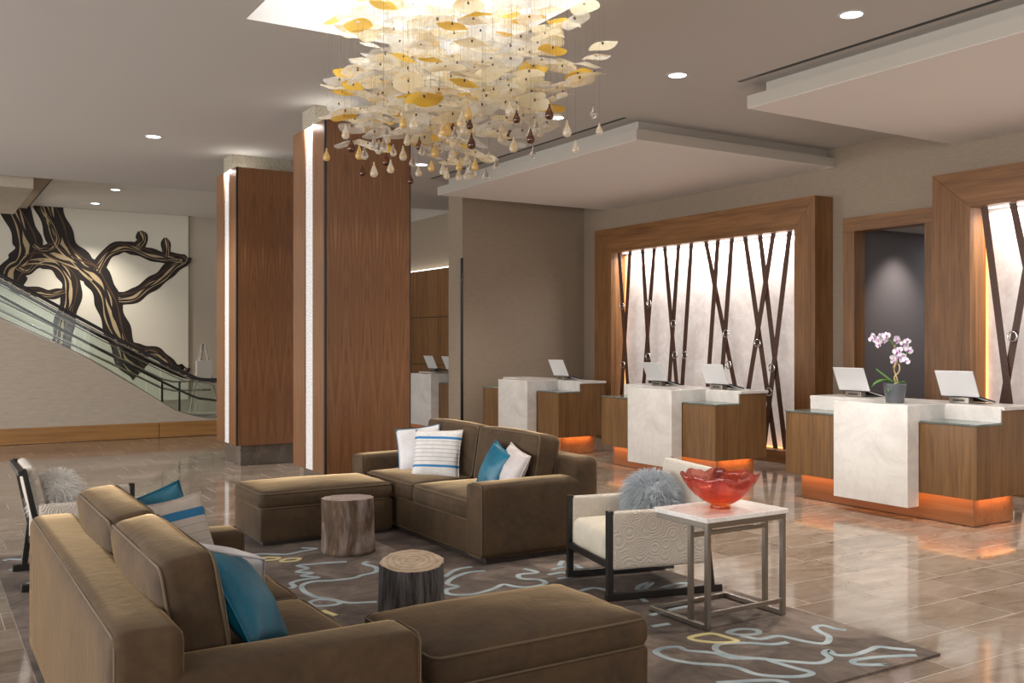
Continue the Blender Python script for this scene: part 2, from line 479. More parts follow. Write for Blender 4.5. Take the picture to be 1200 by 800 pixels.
def round_box(hx, hy, hz, r, n=5, m=8, puff=(0, 0, 0), wrinkle=0, seed=0):
    """rounded box with puffed faces, returns MB (centred)"""
    def axis(h):
        a = [-h + r * (1 - math.cos(math.pi / 2 * i / n)) * .999 for i in range(n)]
        inner = [-(h - r) + 2 * (h - r) * i / m for i in range(m + 1)]
        return a + inner + [-q for q in reversed(a)]
    A = [axis(hx), axis(hy), axis(hz)]; N = len(A[0]); idx = {}; mb = MB(); H = (hx, hy, hz)
    def vert(i, j, k):
        key = (i, j, k)
        if key in idx: return idx[key]
        p = Vector((A[0][i], A[1][j], A[2][k]))
        q = Vector([max(-(H[c] - r), min(H[c] - r, p[c])) for c in range(3)])
        d = p - q
        if d.length > 1e-9: p = q + d.normalized() * r
        u = [p[c] / H[c] for c in range(3)]
        f = [max(0, 1 - u[c] ** 2) for c in range(3)]
        p = Vector([p[c] + u[c] * puff[c] * f[(c + 1) % 3] * f[(c + 2) % 3] for c in range(3)])
        if wrinkle:
            w = noise.noise(Vector((p.x * 5 + seed, p.y * 5, p.z * 5))) + .5 * noise.noise(Vector((p.x * 12, p.y * 12 + seed, p.z * 12)))
            p += Vector(u).normalized() * w * wrinkle
        idx[key] = len(mb.v); mb.v.append(tuple(p)); return idx[key]
    for a in range(N - 1):
        for b in range(N - 1):
            for e, s in ((0, 0), (N - 1, 1)):
                for q in ([(a, b, e), (a + 1, b, e), (a + 1, b + 1, e), (a, b + 1, e)],
                          [(a, e, b), (a + 1, e, b), (a + 1, e, b + 1), (a, e, b + 1)],
                          [(e, a, b), (e, a + 1, b), (e, a + 1, b + 1), (e, a, b + 1)]):
                    mb.f.append(tuple(vert(*p) for p in q))
    return mb

def welt_loop(hx, hy, z, r, c=6):
    """rounded rectangle path"""
    out = []
    for sx, sy, t0 in ((1, 1, 0), (-1, 1, 90), (-1, -1, 180), (1, -1, 270)):
        for i in range(c + 1):
            t = R(t0 + 90 * i / c)
            out.append((sx * (hx - r) + r * math.cos(t), sy * (hy - r) + r * math.sin(t), z))
    return out

def pillow_mesh(w, h, th, n=16, seed=0):
    """scatter cushion in the local XZ plane, face towards -Y and +Y"""
    mb = MB(); ids = {}
    for s in (-1, 1):
        for i in range(n + 1):
            for j in range(n + 1):
                u = -1 + 2 * i / n; v = -1 + 2 * j / n
                edge = i in (0, n) or j in (0, n)
                if edge and s == 1: ids[(s, i, j)] = ids[(-1, i, j)]; continue
                c = .07
                x = w / 2 * u * (1 - c * (1 - v * v)); z = h / 2 * v * (1 - c * (1 - u * u))
                y = s * th / 2 * ((1 - u * u) * (1 - v * v)) ** .42
                y += .008 * noise.noise(Vector((u * 2.3 + seed, v * 2.3, s * 3))) * (0 if edge else 1)
                ids[(s, i, j)] = len(mb.v); mb.v.append((x, y, z))
        for i in range(n):
            for j in range(n):
                q = [ids[(s, i, j)], ids[(s, i + 1, j)], ids[(s, i + 1, j + 1)], ids[(s, i, j + 1)]]
                mb.f.append(tuple(q))
    return mb

# measured layout of rug lines, straps and mural branches (metres)
RUG_LINES = [('b', 1, [(3.32, 3.93), (3.41, 3.96), (3.48, 3.93), (3.48, 3.86), (3.57, 3.76), (3.59, 3.65), (3.72, 3.56), (3.73, 3.5), (3.75, 3.38), (3.77, 3.28), (3.69, 3.27), (3.6, 3.32), (3.52, 3.41), (3.5, 3.56), (3.37, 3.69), (3.31, 3.81)]), ('b', 0, [(4.04, 3.68), (3.94, 3.7), (3.84, 3.79), (3.72, 3.85), (3.65, 3.83), (3.61, 3.77), (3.62, 3.67), (3.72, 3.55), (3.81, 3.45), (3.91, 3.36), (4.02, 3.38), (4.06, 3.45), (4.12, 3.47), (4.09, 3.4), (4.17, 3.35), (4.3, 3.36), (4.39, 3.37), (4.44, 3.31), (4.51, 3.23)]), ('b', 1, [(3.91, 3.99), (4.0, 3.99), (4.06, 3.93), (4.02, 3.88), (3.93, 3.9), (3.89, 3.96)]), ('b', 0, [(3.91, 3.9), (3.95, 3.8), (4.08, 3.79), (4.11, 3.72), (4.14, 3.62), (4.2, 3.56), (4.31, 3.63), (4.34, 3.72), (4.38, 3.79), (4.45, 3.79), (4.46, 3.71), (4.49, 3.66)]), ('b', 0, [(4.44, 3.12), (4.41, 3.19), (4.28, 3.25), (4.18, 3.28), (4.09, 3.29), (4.06, 3.25), (4.12, 3.2), (4.18, 3.14), (4.17, 3.11)]), ('y', 1, [(3.64, 4.02), (3.72, 4.03), (3.8, 4.01), (3.82, 3.93), (3.82, 3.84), (3.72, 3.87), (3.64, 3.96)]), ('b', 0, [(3.27, 3.42), (3.37, 3.38), (3.52, 3.31), (3.56, 3.24)]), ('b', 0, [(2.17, 7.37), (2.28, 7.34), (2.43, 7.23), (2.57, 7.27), (2.7, 7.3), (2.61, 7.39)]), ('y', 0, [(2.16, 7.17), (2.24, 7.21), (2.34, 7.16), (2.31, 7.1), (2.2, 7.12)]), ('y', 1, [(2.32, 7.01), (2.38, 7.08), (2.47, 7.05), (2.42, 6.98)]), ('b', 0, [(2.73, 6.75), (2.6, 6.79), (2.48, 6.81), (2.38, 6.82), (2.41, 6.7), (2.31, 6.64), (2.39, 6.55), (2.3, 6.51), (2.38, 6.4), (2.27, 6.4), (2.17, 6.35), (2.16, 6.25), (2.12, 6.22)]), ('b', 0, [(2.87, 6.67), (2.81, 6.62), (2.84, 6.47), (2.78, 6.34), (2.66, 6.3), (2.59, 6.26), (2.44, 6.27), (2.31, 6.31), (2.21, 6.25), (2.17, 6.09), (2.19, 5.91), (2.25, 5.82), (2.31, 5.68), (2.47, 5.61)]), ('b', 1, [(2.1, 5.81), (2.18, 5.85), (2.25, 5.79), (2.27, 5.71), (2.2, 5.68), (2.11, 5.72)]), ('y', 0, [(2.11, 5.6), (2.14, 5.46)]), ('b', 0, [(3.44, 6.12), (3.3, 6.1), (3.14, 5.96)]), ('b', 0, [(3.46, 5.96), (3.33, 5.98), (3.17, 5.9), (3.06, 5.78), (3.08, 5.67), (2.98, 5.64), (2.94, 5.55), (2.99, 5.48), (3.09, 5.45), (3.26, 5.5), (3.37, 5.56), (3.41, 5.47), (3.48, 5.41), (3.62, 5.43), (3.65, 5.54), (3.56, 5.63), (3.61, 5.74), (3.75, 5.72), (3.73, 5.87)]), ('b', 0, [(4.11, 5.93), (4.0, 5.81), (4.05, 5.78), (3.89, 5.74)]), ('b', 0, [(4.12, 5.78), (4.07, 5.59), (4.04, 5.46)]), ('b', 0, [(3.78, 5.63), (3.91, 5.62), (3.89, 5.5), (3.77, 5.5)]), ('b', 0, [(3.71, 5.15), (3.83, 5.17), (3.87, 5.09), (3.88, 4.96)]), ('b', 0, [(3.93, 4.98), (3.97, 4.93), (3.91, 4.72)]), ('b', 0, [(4.05, 4.98), (4.13, 5.05), (4.26, 5.08), (4.04, 4.92), (4.07, 4.84), (4.23, 4.93), (4.39, 4.96), (4.45, 4.9), (4.29, 4.86), (4.32, 4.78)]), ('b', 0, [(3.74, 4.47), (3.95, 4.5), (4.09, 4.5)]), ('b', 0, [(3.6, 4.29), (3.72, 4.28)]), ('b', 0, [(0.57, 8.13), (0.61, 8.15), (0.71, 8.07)]), ('b', 0, [(0.58, 7.77), (0.63, 7.78), (0.69, 7.7)]), ('b', 0, [(0.65, 7.26), (0.69, 7.3), (0.7, 7.24)])]
STRAPS_A = [(12.902, 12.603), (12.622, 12.912), (12.315, 12.049), (12.031, 12.394), (11.739, 11.355), (11.426, 11.729), (11.147, 11.43), (10.837, 9.999), (10.549, 10.845), (10.271, 10.575), (10.02, 9.445), (9.744, 9.276), (9.461, 10.111), (9.18, 9.648)]
STRAPS_B = [(6.365, 5.97), (6.044, 5.406), (5.771, 6.308)]
RINGS_A = [(12.808, 2.246), (12.788, 1.26), (12.111, 2.267), (12.13, 1.41), (11.517, 1.929), (11.481, 1.437), (11.26, 1.44), (10.366, 1.765), (10.319, 1.311), (9.746, 1.625), (9.481, 1.285), (9.53, 0.954)]
RINGS_B = [(6.035, 1.705)]
LIMBS = [(0.488, [(1.77, 4.61), (1.98, 4.07), (2.08, 3.67), (1.95, 3.34), (1.8, 3.15), (1.72, 2.83)]), (0.488, [(2.45, 4.66), (2.6, 4.22), (2.8, 3.71), (3.13, 3.35), (3.43, 3.1), (3.64, 2.7), (3.77, 2.23), (3.93, 1.75), (4.11, 1.26), (4.39, 0.97)]), (0.366, [(2.0, 3.38), (2.33, 3.45), (2.67, 3.33), (2.91, 3.0), (2.92, 2.59), (2.8, 2.12), (2.74, 1.65), (2.63, 1.37)]), (0.447, [(2.4, 3.65), (2.74, 3.52), (3.13, 3.31), (3.43, 3.13)]), (0.183, [(1.87, 3.26), (2.06, 3.18), (2.23, 3.33), (2.4, 3.39)]), (0.183, [(1.74, 2.83), (1.95, 2.75), (2.28, 2.72), (2.53, 2.67), (2.8, 2.77)]), (0.244, [(3.43, 3.21), (3.66, 3.6), (3.93, 3.77), (4.2, 3.76), (4.52, 3.66), (4.86, 3.58), (5.12, 3.57), (5.51, 3.53)]), (0.223, [(4.3, 3.77), (4.41, 3.95), (4.35, 4.16)]), (0.183, [(4.95, 3.58), (4.93, 3.82), (4.91, 4.04)]), (0.284, [(3.9, 2.61), (4.22, 2.68), (4.52, 2.9), (4.82, 3.12), (5.1, 3.39), (5.47, 3.61)]), (0.244, [(4.11, 1.55), (4.37, 1.44), (4.67, 1.4), (4.89, 1.24), (5.14, 1.0), (5.47, 1.03)]), (0.183, [(2.2, 3.75), (2.33, 3.65), (2.53, 3.7), (2.63, 3.89), (2.53, 4.16), (2.36, 4.43), (2.3, 4.65)])]

# ------------------------------------------------------------------ floor of single stone tiles
TX, TY, GAP = .67, .405, .0065
floor = struct(box('floor', 'grout', (-9, -6, -.12), (17.5, 25, -.0008)), 'polished grey brown stone tile floor with pale joints', 'floor')
RUG = (.50, 3.13, 4.58, 8.30)
tile_me = MB().box(GAP / 2, GAP / 2, -.012, TX - GAP / 2, TY - GAP / 2, 0).mesh('tile', 'floor_tile')
S_, C_ = math.sin(R(31.7316)), math.cos(R(31.7316))
def proj(x, y, z=0):
    d = x * S_ + y * C_
    if d < .3: return None
    return 600 + 1132 * (x * C_ - y * S_) / d, 400 - 1132 * (z - 1.65) / d, d
cells = []
for j in range(-4, 44):
    y = 3.38 + (j - 8) * TY
    off = (0.0, .30, .47, .12)[j % 4]
    for i in range(-14, 26):
        x = 5.01 + (i - 8) * TX + off
        if y < -1 or y > 17.2 or x > 17 or x < -8: continue
        if x > RUG[0] and x + TX < RUG[2] and y > RUG[1] and y + TY < RUG[3]: continue
        p = proj(x + TX / 2, y + TY / 2)
        vis = p is not None and -40 < p[0] < 1240 and p[1] < 840
        # tiles standing wholly behind the front sofa or the desks do not show
        if p and 60 < p[0] < 760 and p[1] > 700 and x < 3: vis = False
        if x > 8.9: vis = False
        area = TX * TY * 1.65 / p[2] ** 3 if vis else 0
        cells.append((area, x, y))
cells.sort(reverse=True)
for a, x, y in cells[:300]:
    o = bpy.data.objects.new('tile', tile_me); COL.objects.link(o); o.location = (x, y, 0); o.parent = floor
rest = MB()
for a, x, y in cells[300:]: rest.box(x + GAP / 2, y + GAP / 2, -.012, x + TX - GAP / 2, y + TY - GAP / 2, 0)
o = rest.build('distant_tiles', 'floor_tile', floor); o['kind'] = 'stuff'

# ------------------------------------------------------------------ ceilings
ZC, ZH = 4.20, 4.58
WELL = (2.23, 4.45, 4.27, 7.60)
mb = MB()
xs = [-9, WELL[0], WELL[2], 17]; ys = [-6, WELL[1], WELL[3], 16.70]
for i in range(3):
    for j in range(3):
        if (i, j) == (1, 1): continue
        mb.box(xs[i], ys[j], ZC, xs[i + 1], ys[j + 1], ZC + .45)
struct(mb.build('ceiling', 'ceiling_paint'), 'flat taupe grey painted lobby ceiling', 'ceiling')
struct(box('ceiling_raised', 'ceiling_white', (-9, 16.70, ZH), (17, 25, ZH + .1)), 'raised pale ceiling beyond the columns over the escalator', 'ceiling')
o = struct(box('ceiling_well', 'ceiling_white', (WELL[0] - .05, WELL[1] - .05, ZC + .452), (WELL[2] + .05, WELL[3] + .05, ZC + .5)), 'luminous white laylight panel recessed above the chandelier', 'light panel')
box('diffuser', 'laylight', (WELL[0] + .03, WELL[1] + .03, ZC + .40), (WELL[2] - .03, WELL[3] - .03, ZC + .45), o)

def soffit(name, label, y0, y1):
    s = thing(name, label, 'soffit', (7.0, y0, 3.95))
    L = y1 - y0
    box('panel', 'soffit_white', (.004, .004, 0), (3.35, L - .004, .006), s)
    m = MB(); m.box(0, 0, .004, 3.35, L, .125); m.build('edge_band', 'soffit_edge', s)
    box('upstand', 'soffit_edge', (.13, .13, .125), (3.35, L - .13, .25), s)
    s['kind'] = 'structure'
    return s
soffit('ceiling_soffit', 'floating white soffit over the middle and far reception desks', 8.62, 13.55)
soffit('ceiling_soffit', 'floating white soffit over the desk with the orchid', 1.5, 6.90)
for y0, y1, lb in ((8.68, 13.53, 'thin black air slot along the soffit over the far desks'), (1.6, 6.90, 'thin black air slot along the soffit over the orchid desk')):
    o = box('trim_slot', 'black_trim', (6.86, y0, ZC - .003), (6.91, y1, ZC + .001))
    struct(o, lb, 'air slot')

def downlight(x, y, z, label, power=60, angle=110, aim=(0, 0, 0)):
    d = thing('downlight', label, 'downlight', (x, y, z), group='recessed ceiling downlights')
    m = MB().lathe([(.085, -.004), (.11, -.004), (.11, .0), (.085, .0)], 28, ring=True); m.build('trim_ring', 'ceiling_white', d, smooth=False)
    MB().lathe([(.004, -.002), (.083, -.002), (.083, .001), (.004, .001)], 28).build('lens', 'lamp_lens', d)
    spot_light('lamp', (0, 0, -.03), aim, power, (1.0, .90, .77), angle, .8, .06, d)
    return d
for y, lb in ((2.9, 'round recessed downlight before the orchid desk soffit'), (5.02, 'round recessed downlight beside the air slot over the orchid desk'), (7.04, 'round recessed downlight between the two floating soffits'),
              (9.10, 'round recessed downlight beside the far soffit, seen behind the chandelier drops'), (12.54, 'round recessed downlight at the far end of the long air slot')):
    downlight(6.22, y, ZC, lb, 340)
downlight(2.53, 12.58, ZC, 'round recessed downlight in the ceiling left of the columns', 340)
downlight(3.30, 19.9, ZH, 'round recessed downlight in the raised ceiling, above the escalator', 260)
downlight(3.26, 22.1, ZH, 'round recessed downlight in the raised ceiling, close to the tree mural', 380)

# ------------------------------------------------------------------ walls
XW = 10.35
w = MB()
w.box(XW, 8.262, 0, XW + .12, 13.9, ZC)           # between door and partition corner
w.box(XW, 13.9, 0, XW + .12, 25, ZH)
w.box(XW, -6, 0, XW + .12, 7.24, ZC)
w.box(XW, 7.24, 3.07, XW + .12, 8.262, ZC)
struct(w.build('wall_right', 'wall_linen'), 'taupe linen textured wall behind the reception desks', 'wall')
w = MB().box(7.83, 14.25, 0, XW, 14.74, ZC)
pt = struct(w.build('wall_middle', 'wall_linen'), 'taupe linen partition wall at the end of the reception hall', 'wall')
box('corner_trim', 'black_trim', (7.80, 14.235, 0), (7.84, 14.262, 3.05), pt)
w = MB().box(-9, 23.2, 0, XW, 23.4, ZH)
struct(w.build('wall_back', 'wall_pale'), 'pale beige wall behind the escalator', 'wall')
# wood panelled wall of the room beyond the partition
pw = struct(box('wall_panelled', 'black_trim', (10.22, 14.75, 0), (10.34, 23.1, 3.32)), 'walnut panelled wall with cove light beyond the partition', 'wall')
for k in range(3):
    for q in range(4):
        box('panel', 'walnut_vertical', (10.195, 14.77 + q * 2.08, .02 + k * 1.1), (10.222, 14.77 + q * 2.08 + 2.07, 1.11 + k * 1.1 - .006), pw)
box('cove_lamp', 'led_cove', (10.235, 14.8, 3.33), (10.33, 23.0, 3.345), pw)

# added to shape the light: unseen wall behind the camera, glazed front at left
struct(box('added_wall_front', 'wall_linen', (-9, -6.12, 0), (XW + .12, -6, ZC)), 'added taupe wall opposite the escalator, out of view', 'wall')
wn = thing('added_window_1', 'added unseen glazed front with slim dark mullions', 'window', (-9, -6, 0)); wn['kind'] = 'structure'
for k in range(9): box('mullion', 'black_trim', (-.06, k * 3.8, 0), (.06, k * 3.8 + .08, ZC), wn)
for k in range(8): box('pane', 'balustrade_glass', (-.006, k * 3.8 + .08, .02), (.006, (k + 1) * 3.8, ZC - .02), wn)
# corridor behind the doorway
c = MB()
c.box(XW + .12, 8.30, 0, 16, 8.42, 3.12); c.box(XW + .12, 7.08, 0, 16, 7.2, 3.12); c.box(16, 7.08, 0, 16.12, 8.42, 3.12)
struct(c.build('wall_corridor', 'corridor_grey'), 'dark grey corridor walls seen through the doorway', 'wall')
struct(box('ceiling_corridor', 'ceiling_white', (XW + .12, 7.08, 3.12), (16.1, 8.42, 3.2)), 'pale corridor ceiling above the doorway', 'ceiling')
spot_light('corridor_lamp', (11.15, 7.75, 3.05), (R(22), 0, 0), 75, (1.0, .92, .86), 84, 1.0, .08)

area_light('corridor_fill', (13.2, 7.75, 3.1), (0, 0, 0), .6, .6, 45, (.95, .96, 1.0))  # lamp added to bounce light onto the corridor ceiling
# doorway casing
d = thing('door_1', 'walnut cased doorway into a dark grey corridor', 'doorway', (XW, 7.24, 0)); d['kind'] = 'structure'
box('jamb', 'walnut_vertical', (-.07, 1.015, 0), (.14, 1.195, 3.066), d, .004)
box('jamb', 'walnut_vertical', (-.07, -.11, 0), (.14, .0, 3.066), d, .004)
box('head', 'walnut_along', (-.07, -.11, 3.066), (.14, 1.195, 3.25), d, .004)

# ------------------------------------------------------------------ deep walnut portals with lit stone and leather straps
def portal(label, y0, y1, seam):
    p = thing('portal_frame', label, 'portal', (10.0, y0, 0), group='walnut portals on the reception wall')
    L = y1 - y0; W = .47; T0, T1 = 3.15, 3.56; D = .349
    # mitred jambs and head
    MB().prism([(0, 0), (W - .12, 0), (W - .12, T0), (0, T1)], 'x', 0, D).build('jamb', 'walnut_vertical', p, bevel=.003)
    MB().prism([(L - W + .0, 0), (L, 0), (L, T1), (L - W, T0)], 'x', 0, D).build('jamb', 'walnut_vertical', p, bevel=.003)
    MB().prism([(.002, T1), (W - .118, T0), (seam - .001, T0), (seam - .001, T1)], 'x', 0, D).build('head_board', 'walnut_along', p, bevel=.002)
    MB().prism([(seam + .001, T1), (seam + .001, T0), (L - W - .002, T0), (L - .002, T1)], 'x', 0, D).build('head_board', 'walnut_along', p, bevel=.002)
    box('sill', 'walnut_along', (0, W - .12, 0), (D, L - W, .165), p, .003)
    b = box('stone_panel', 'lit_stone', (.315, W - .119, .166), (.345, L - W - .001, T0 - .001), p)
    st = box('light_slot', 'led_white', (.20, W - .05, T0 - .012), (.26, L - W - .05, T0 - .002), p)
    o = box('light_slot', 'led_orange', (.22, W - .05, .168), (.30, L - W - .05, .176), p)
    o = box('light_slot', 'led_orange', (.285, L - W - .02, .2), (.312, L - W - .008, T0 - .05), p)
    area_light('portal_wash', (.21, (L - .12) / 2, T0 - .05), (0, R(-14), 0), .08, L - 1.2, 95, (1.0, .95, .92), p)
    return p
portal('large walnut portal framing leather straps behind the two far desks', 8.65, 13.46, 2.40)
portal('large walnut portal framing leather straps behind the orchid desk', 2.12, 6.94, 2.4)

def strap_screen(label, x, straps, rings):
    s = thing('strap_screen', label, 'screen', (x, straps[0][0], .17), group='leather strap screens')
    y0 = straps[0][0]; zt, zb = 3.148 - .17, .0
    for k, (a, b) in enumerate(straps):
        w2 = .041; dx = .011 * (k % 4)
        a -= y0; b -= y0
        MB().prism([(a - w2, zt), (a + w2, zt), (b + w2, zb), (b - w2, zb)], 'x', dx, dx + .008).build('strap', 'leather', s)
    for y, z in rings:
        m = MB().tube([(-.012, .052 * math.cos(t * math.pi / 10), .052 * math.sin(t * math.pi / 10)) for t in range(20)], .009, 8, True)
        m.build('ring', 'chrome', s, True, loc=(0, y - y0, z - .17))
    return s
strap_screen('crossed brown leather straps with steel rings in the far portal', 10.10, STRAPS_A, RINGS_A)
more = [(5.2, 4.75), (4.95, 5.35), (4.55, 4.2), (4.2, 4.55), (3.7, 3.2), (3.3, 3.75), (2.9, 3.1)]
strap_screen('crossed brown leather straps with steel rings in the portal behind the orchid desk', 10.10, STRAPS_B + more, RINGS_B + [(5.05, 1.7), (4.4, 2.2), (3.5, 1.6)])

# ------------------------------------------------------------------ veneered columns
def column(label, y0):
    c = thing('column', label, 'column', (3.6, y0, 0), group='walnut clad columns')
    W, D, z0, z1 = .97, .97, .275, 3.95
    box('plinth', 'plinth_stone', (.09, .12, 0), (W - .06, D - .08, z0), c, .003)
    box('front_panel', 'veneer', (.022, 0, z0), (W, .03, z1), c)
    box('corner_trim', 'black_trim', (0, -.002, z0), (.022, .03, z1), c)
    box('corner_trim', 'black_trim', (W, -.001, z0), (W + .012, .03, z1), c)
    box('side_panel', 'veneer', (0, .03, z0), (.03, .355, z1), c)
    box('side_panel', 'veneer', (0, .60, z0), (.03, D, z1), c)
    box('lit_strip', 'lit_strip_glass', (.014, .355, z0), (.03, .60, z1), c)
    box('right_panel', 'veneer', (W - .03, .03, z0), (W, D, z1), c)
    box('rear_panel', 'veneer', (.03, D - .03, z0), (W - .03, D, z1), c)
    box('core', 'core_texture', (.07, .46, z1 - .6), (W - .06, D - .1, ZC - .001), c)
    area_light('column_uplight', (.2, .3, z1 - .1), (R(180), 0, 0), .2, .3, 1.4, (1, .93, .82), c)
    area_light('strip_grazer', (-.012, .48, z1 + .01), (0, R(-9), 0), .03, .22, 6, (1, .95, .9), c)
    return c
t = NT('plinth_stone'); g = t.noise(t.coord('Object'), 5, 6, .6, 1)
t.base(t.ramp(g, [(.3, (.075, .06, .048)), (.7, (.14, .115, .095))])).set(Roughness=.25)
column('walnut veneered column beside the far sofa, with lit side strip', 9.50)
column('walnut veneered column next to the escalator, with lit side strip', 12.72)

# ------------------------------------------------------------------ escalator corner
YE = 17.3
TRIM = [(-3.0, 4.10), (-1.0, 3.09), (1.15, 2.02), (2.40, 1.39), (3.20, .88), (3.83, .46), (4.2, .33), (4.55, .27), (5.4, .265)]
sw = MB().prism([(5.4, 0)] + [(-3.0, 0)] + TRIM, 'y', YE, YE + .1)
struct(sw.build('wall_escalator', 'escalator_cladding'), 'beige cladding wall with a sloping top under the escalator', 'wall')
bb = struct(box('baseboard_escalator', 'black_trim', (-3.0, YE - .012, 0), (5.4, YE, .25)), 'honey wood baseboard under the escalator wall', 'baseboard')
for x0, x1 in ((-3.0, -.05), (-.04, 3.56), (3.57, 5.4)): box('board', 'base_wood', (x0, YE - .032, .005), (x1, YE - .012, .262), bb, .002)
es = thing('escalator', 'escalator with glass balustrades and black handrails rising past the tree mural', 'escalator', (4.55, YE, 0))
def off(path, dz=0, y=0.0): return [(x - 4.55, y, z + dz) for x, z in path]
def skirt(y, name='skirt_trim', dz=.0): 
    MB().tube(smooth_path(off(TRIM, dz, y), k=3), .022, 6).build(name, 'chrome', es, True)
RAIL = [(-3.0, 5.12), (-1.0, 3.97), (1.15, 2.72), (2.73, 1.80), (4.05, 1.08), (4.4, .97), (4.75, .93), (5.3, .93)]
for y in (.05, 1.25):
    skirt(y)
    MB().tube(smooth_path(off(RAIL, 0, y), k=3), .028, 8).build('handrail', 'laptop_black', es, True)
    MB().tube(smooth_path(off(RAIL, -.06, y), k=3), .012, 6).build('rail_track', 'chrome', es, True)
    n = 6
    tr = TRIM[1:]; 
    def zt(x, P):
        for (a, za), (b, zb) in zip(P, P[1:]):
            if a <= x <= b: return za + (zb - za) * (x - a) / (b - a)
        return P[-1][1]
    xs_ = [-2.8, -1.5, -.2, 1.1, 2.4, 3.6, 5.25]
    for a, b in zip(xs_, xs_[1:]):
        a2, b2 = a + .008, b - .008; mids = [a2 + (b2 - a2) * k / 6 for k in range(7)]
        poly = [(x - 4.55, zt(x, TRIM) + .01) for x in mids] + [(x - 4.55, zt(x, RAIL) - .06) for x in reversed(mids)]
        MB().prism(poly, 'y', y - .006, y + .006).build('glass_panel', 'balustrade_glass', es)
MB().tube(smooth_path(off(RAIL[1:], -.34, .09), k=3), .022, 6).build('inner_rail', 'laptop_black', es, True)
# the fixed steel handrail that levels out at the foot, with posts
SR = [(-1.0, 3.52), (1.15, 2.35), (3.75, .98), (3.95, .93), (4.6, .93)]
for dz in (0, -.16):
    MB().tube(off(SR, dz, .62), .02, 8).build('steel_rail', 'chrome', es, True)
for x in (3.75, 4.05): box('rail_post', 'laptop_black', (x - 4.565, .60, .25), (x - 4.535, .64, .93), es)
# steps
for k in range(22):
    x1 = 3.75 - k * .40; z1 = .26 + k * .21
    box('step', 'laptop_black', (x1 - .40 - 4.55, .14, z1 - .2), (x1 - 4.55, 1.16, z1 + .21), es)
box('landing', 'chrome', (3.76 - 4.55, .1, .0), (6.4 - 4.55, 1.24, .255), es)
# mural
mu = thing('tree_mural', 'large white mural panel of dark swirling tree branches behind the escalator', 'mural', (0, 23.2, 0))
box('panel', 'mural_white', (-6, -.06, .3), (5.43, 0, ZH - .005), mu)
for n_, (w_, pts) in enumerate(LIMBS):
    P = [(min(x, 5.33), z) for x, z in smooth_path(pts, k=6)]; n = len(P)
    lay = [(w_ * 1.12, 0, 'mural_dark', 'branch', 0), (w_ * .19, 0, 'mural_tan', 'grain_band', 0), (w_ * .12, .07, 'mural_dark', 'grain_line', 1), (w_ * .06, .27, 'mural_brown', 'grain_line', 2), (w_ * .05, -.27, 'mural_tan', 'grain_line', 3)]
    par = None
    for li, (ww, o_, mat, nm, sd) in enumerate(lay):
        Q = []; W = []
        for i, p in enumerate(P):
            a = Vector(P[max(0, i - 1)]); b = Vector(P[min(n - 1, i + 1)]); dd = (b - a).normalized(); nn = Vector((-dd.y, dd.x))
            q = Vector(p) + nn * w_ * (o_ + .06 * math.sin(i * .45 + sd * 2 + n_) * (1 if li else 0))
            Q.append(tuple(q)); W.append(ww * (1 + (.10 if li == 0 else .4) * math.sin(i * .8 + n_ + sd)) * (min(1, math.sqrt((n - 1 - i + .25) / 3.5)) if n_ in (7, 8, 4, 5) else 1))
        h = -.0615 - .0015 * (li + 1) - .0002 * n_
        ob = MB().ribbon(Q, W, -.06, h, plane='xz').build(nm, mat, mu if li == 0 else par)
        if li == 0: par = ob
# bulkheads at the head of the escalator
b1 = struct(box('trim_bulkhead', 'escalator_cladding', (-6, 17.0, 4.07), (1.60, 20.6, 4.5)), 'boxed pale wood bulkhead hung under the raised ceiling', 'bulkhead')
b2 = struct(box('trim_bulkhead_slab', 'wall_linen', (-6, 16.72, 4.50), (2.04, 23.1, 4.575)), 'flat beige bulkhead slab beside the raised ceiling', 'bulkhead')
box('edge_trim', 'black_trim', (2.04, 16.72, 4.49), (2.06, 23.1, 4.578), b2)
# easel
ez = thing('easel_sign', 'white notice board on a folding easel behind the escalator foot', 'sign', (5.15, 20.6, 0), R(10))
box('board', 'white_plastic', (-.17, -.02, .75), (.17, 0, 1.25), ez)
for a, b in (((-.35, -.05, 0), (-.03, .03, 1.6)), ((.35, -.05, 0), (.03, .03, 1.6)), ((0, .5, 0), (0, .03, 1.6))): MB().tube([a, b], .018, 6).build('leg', 'chrome', ez)

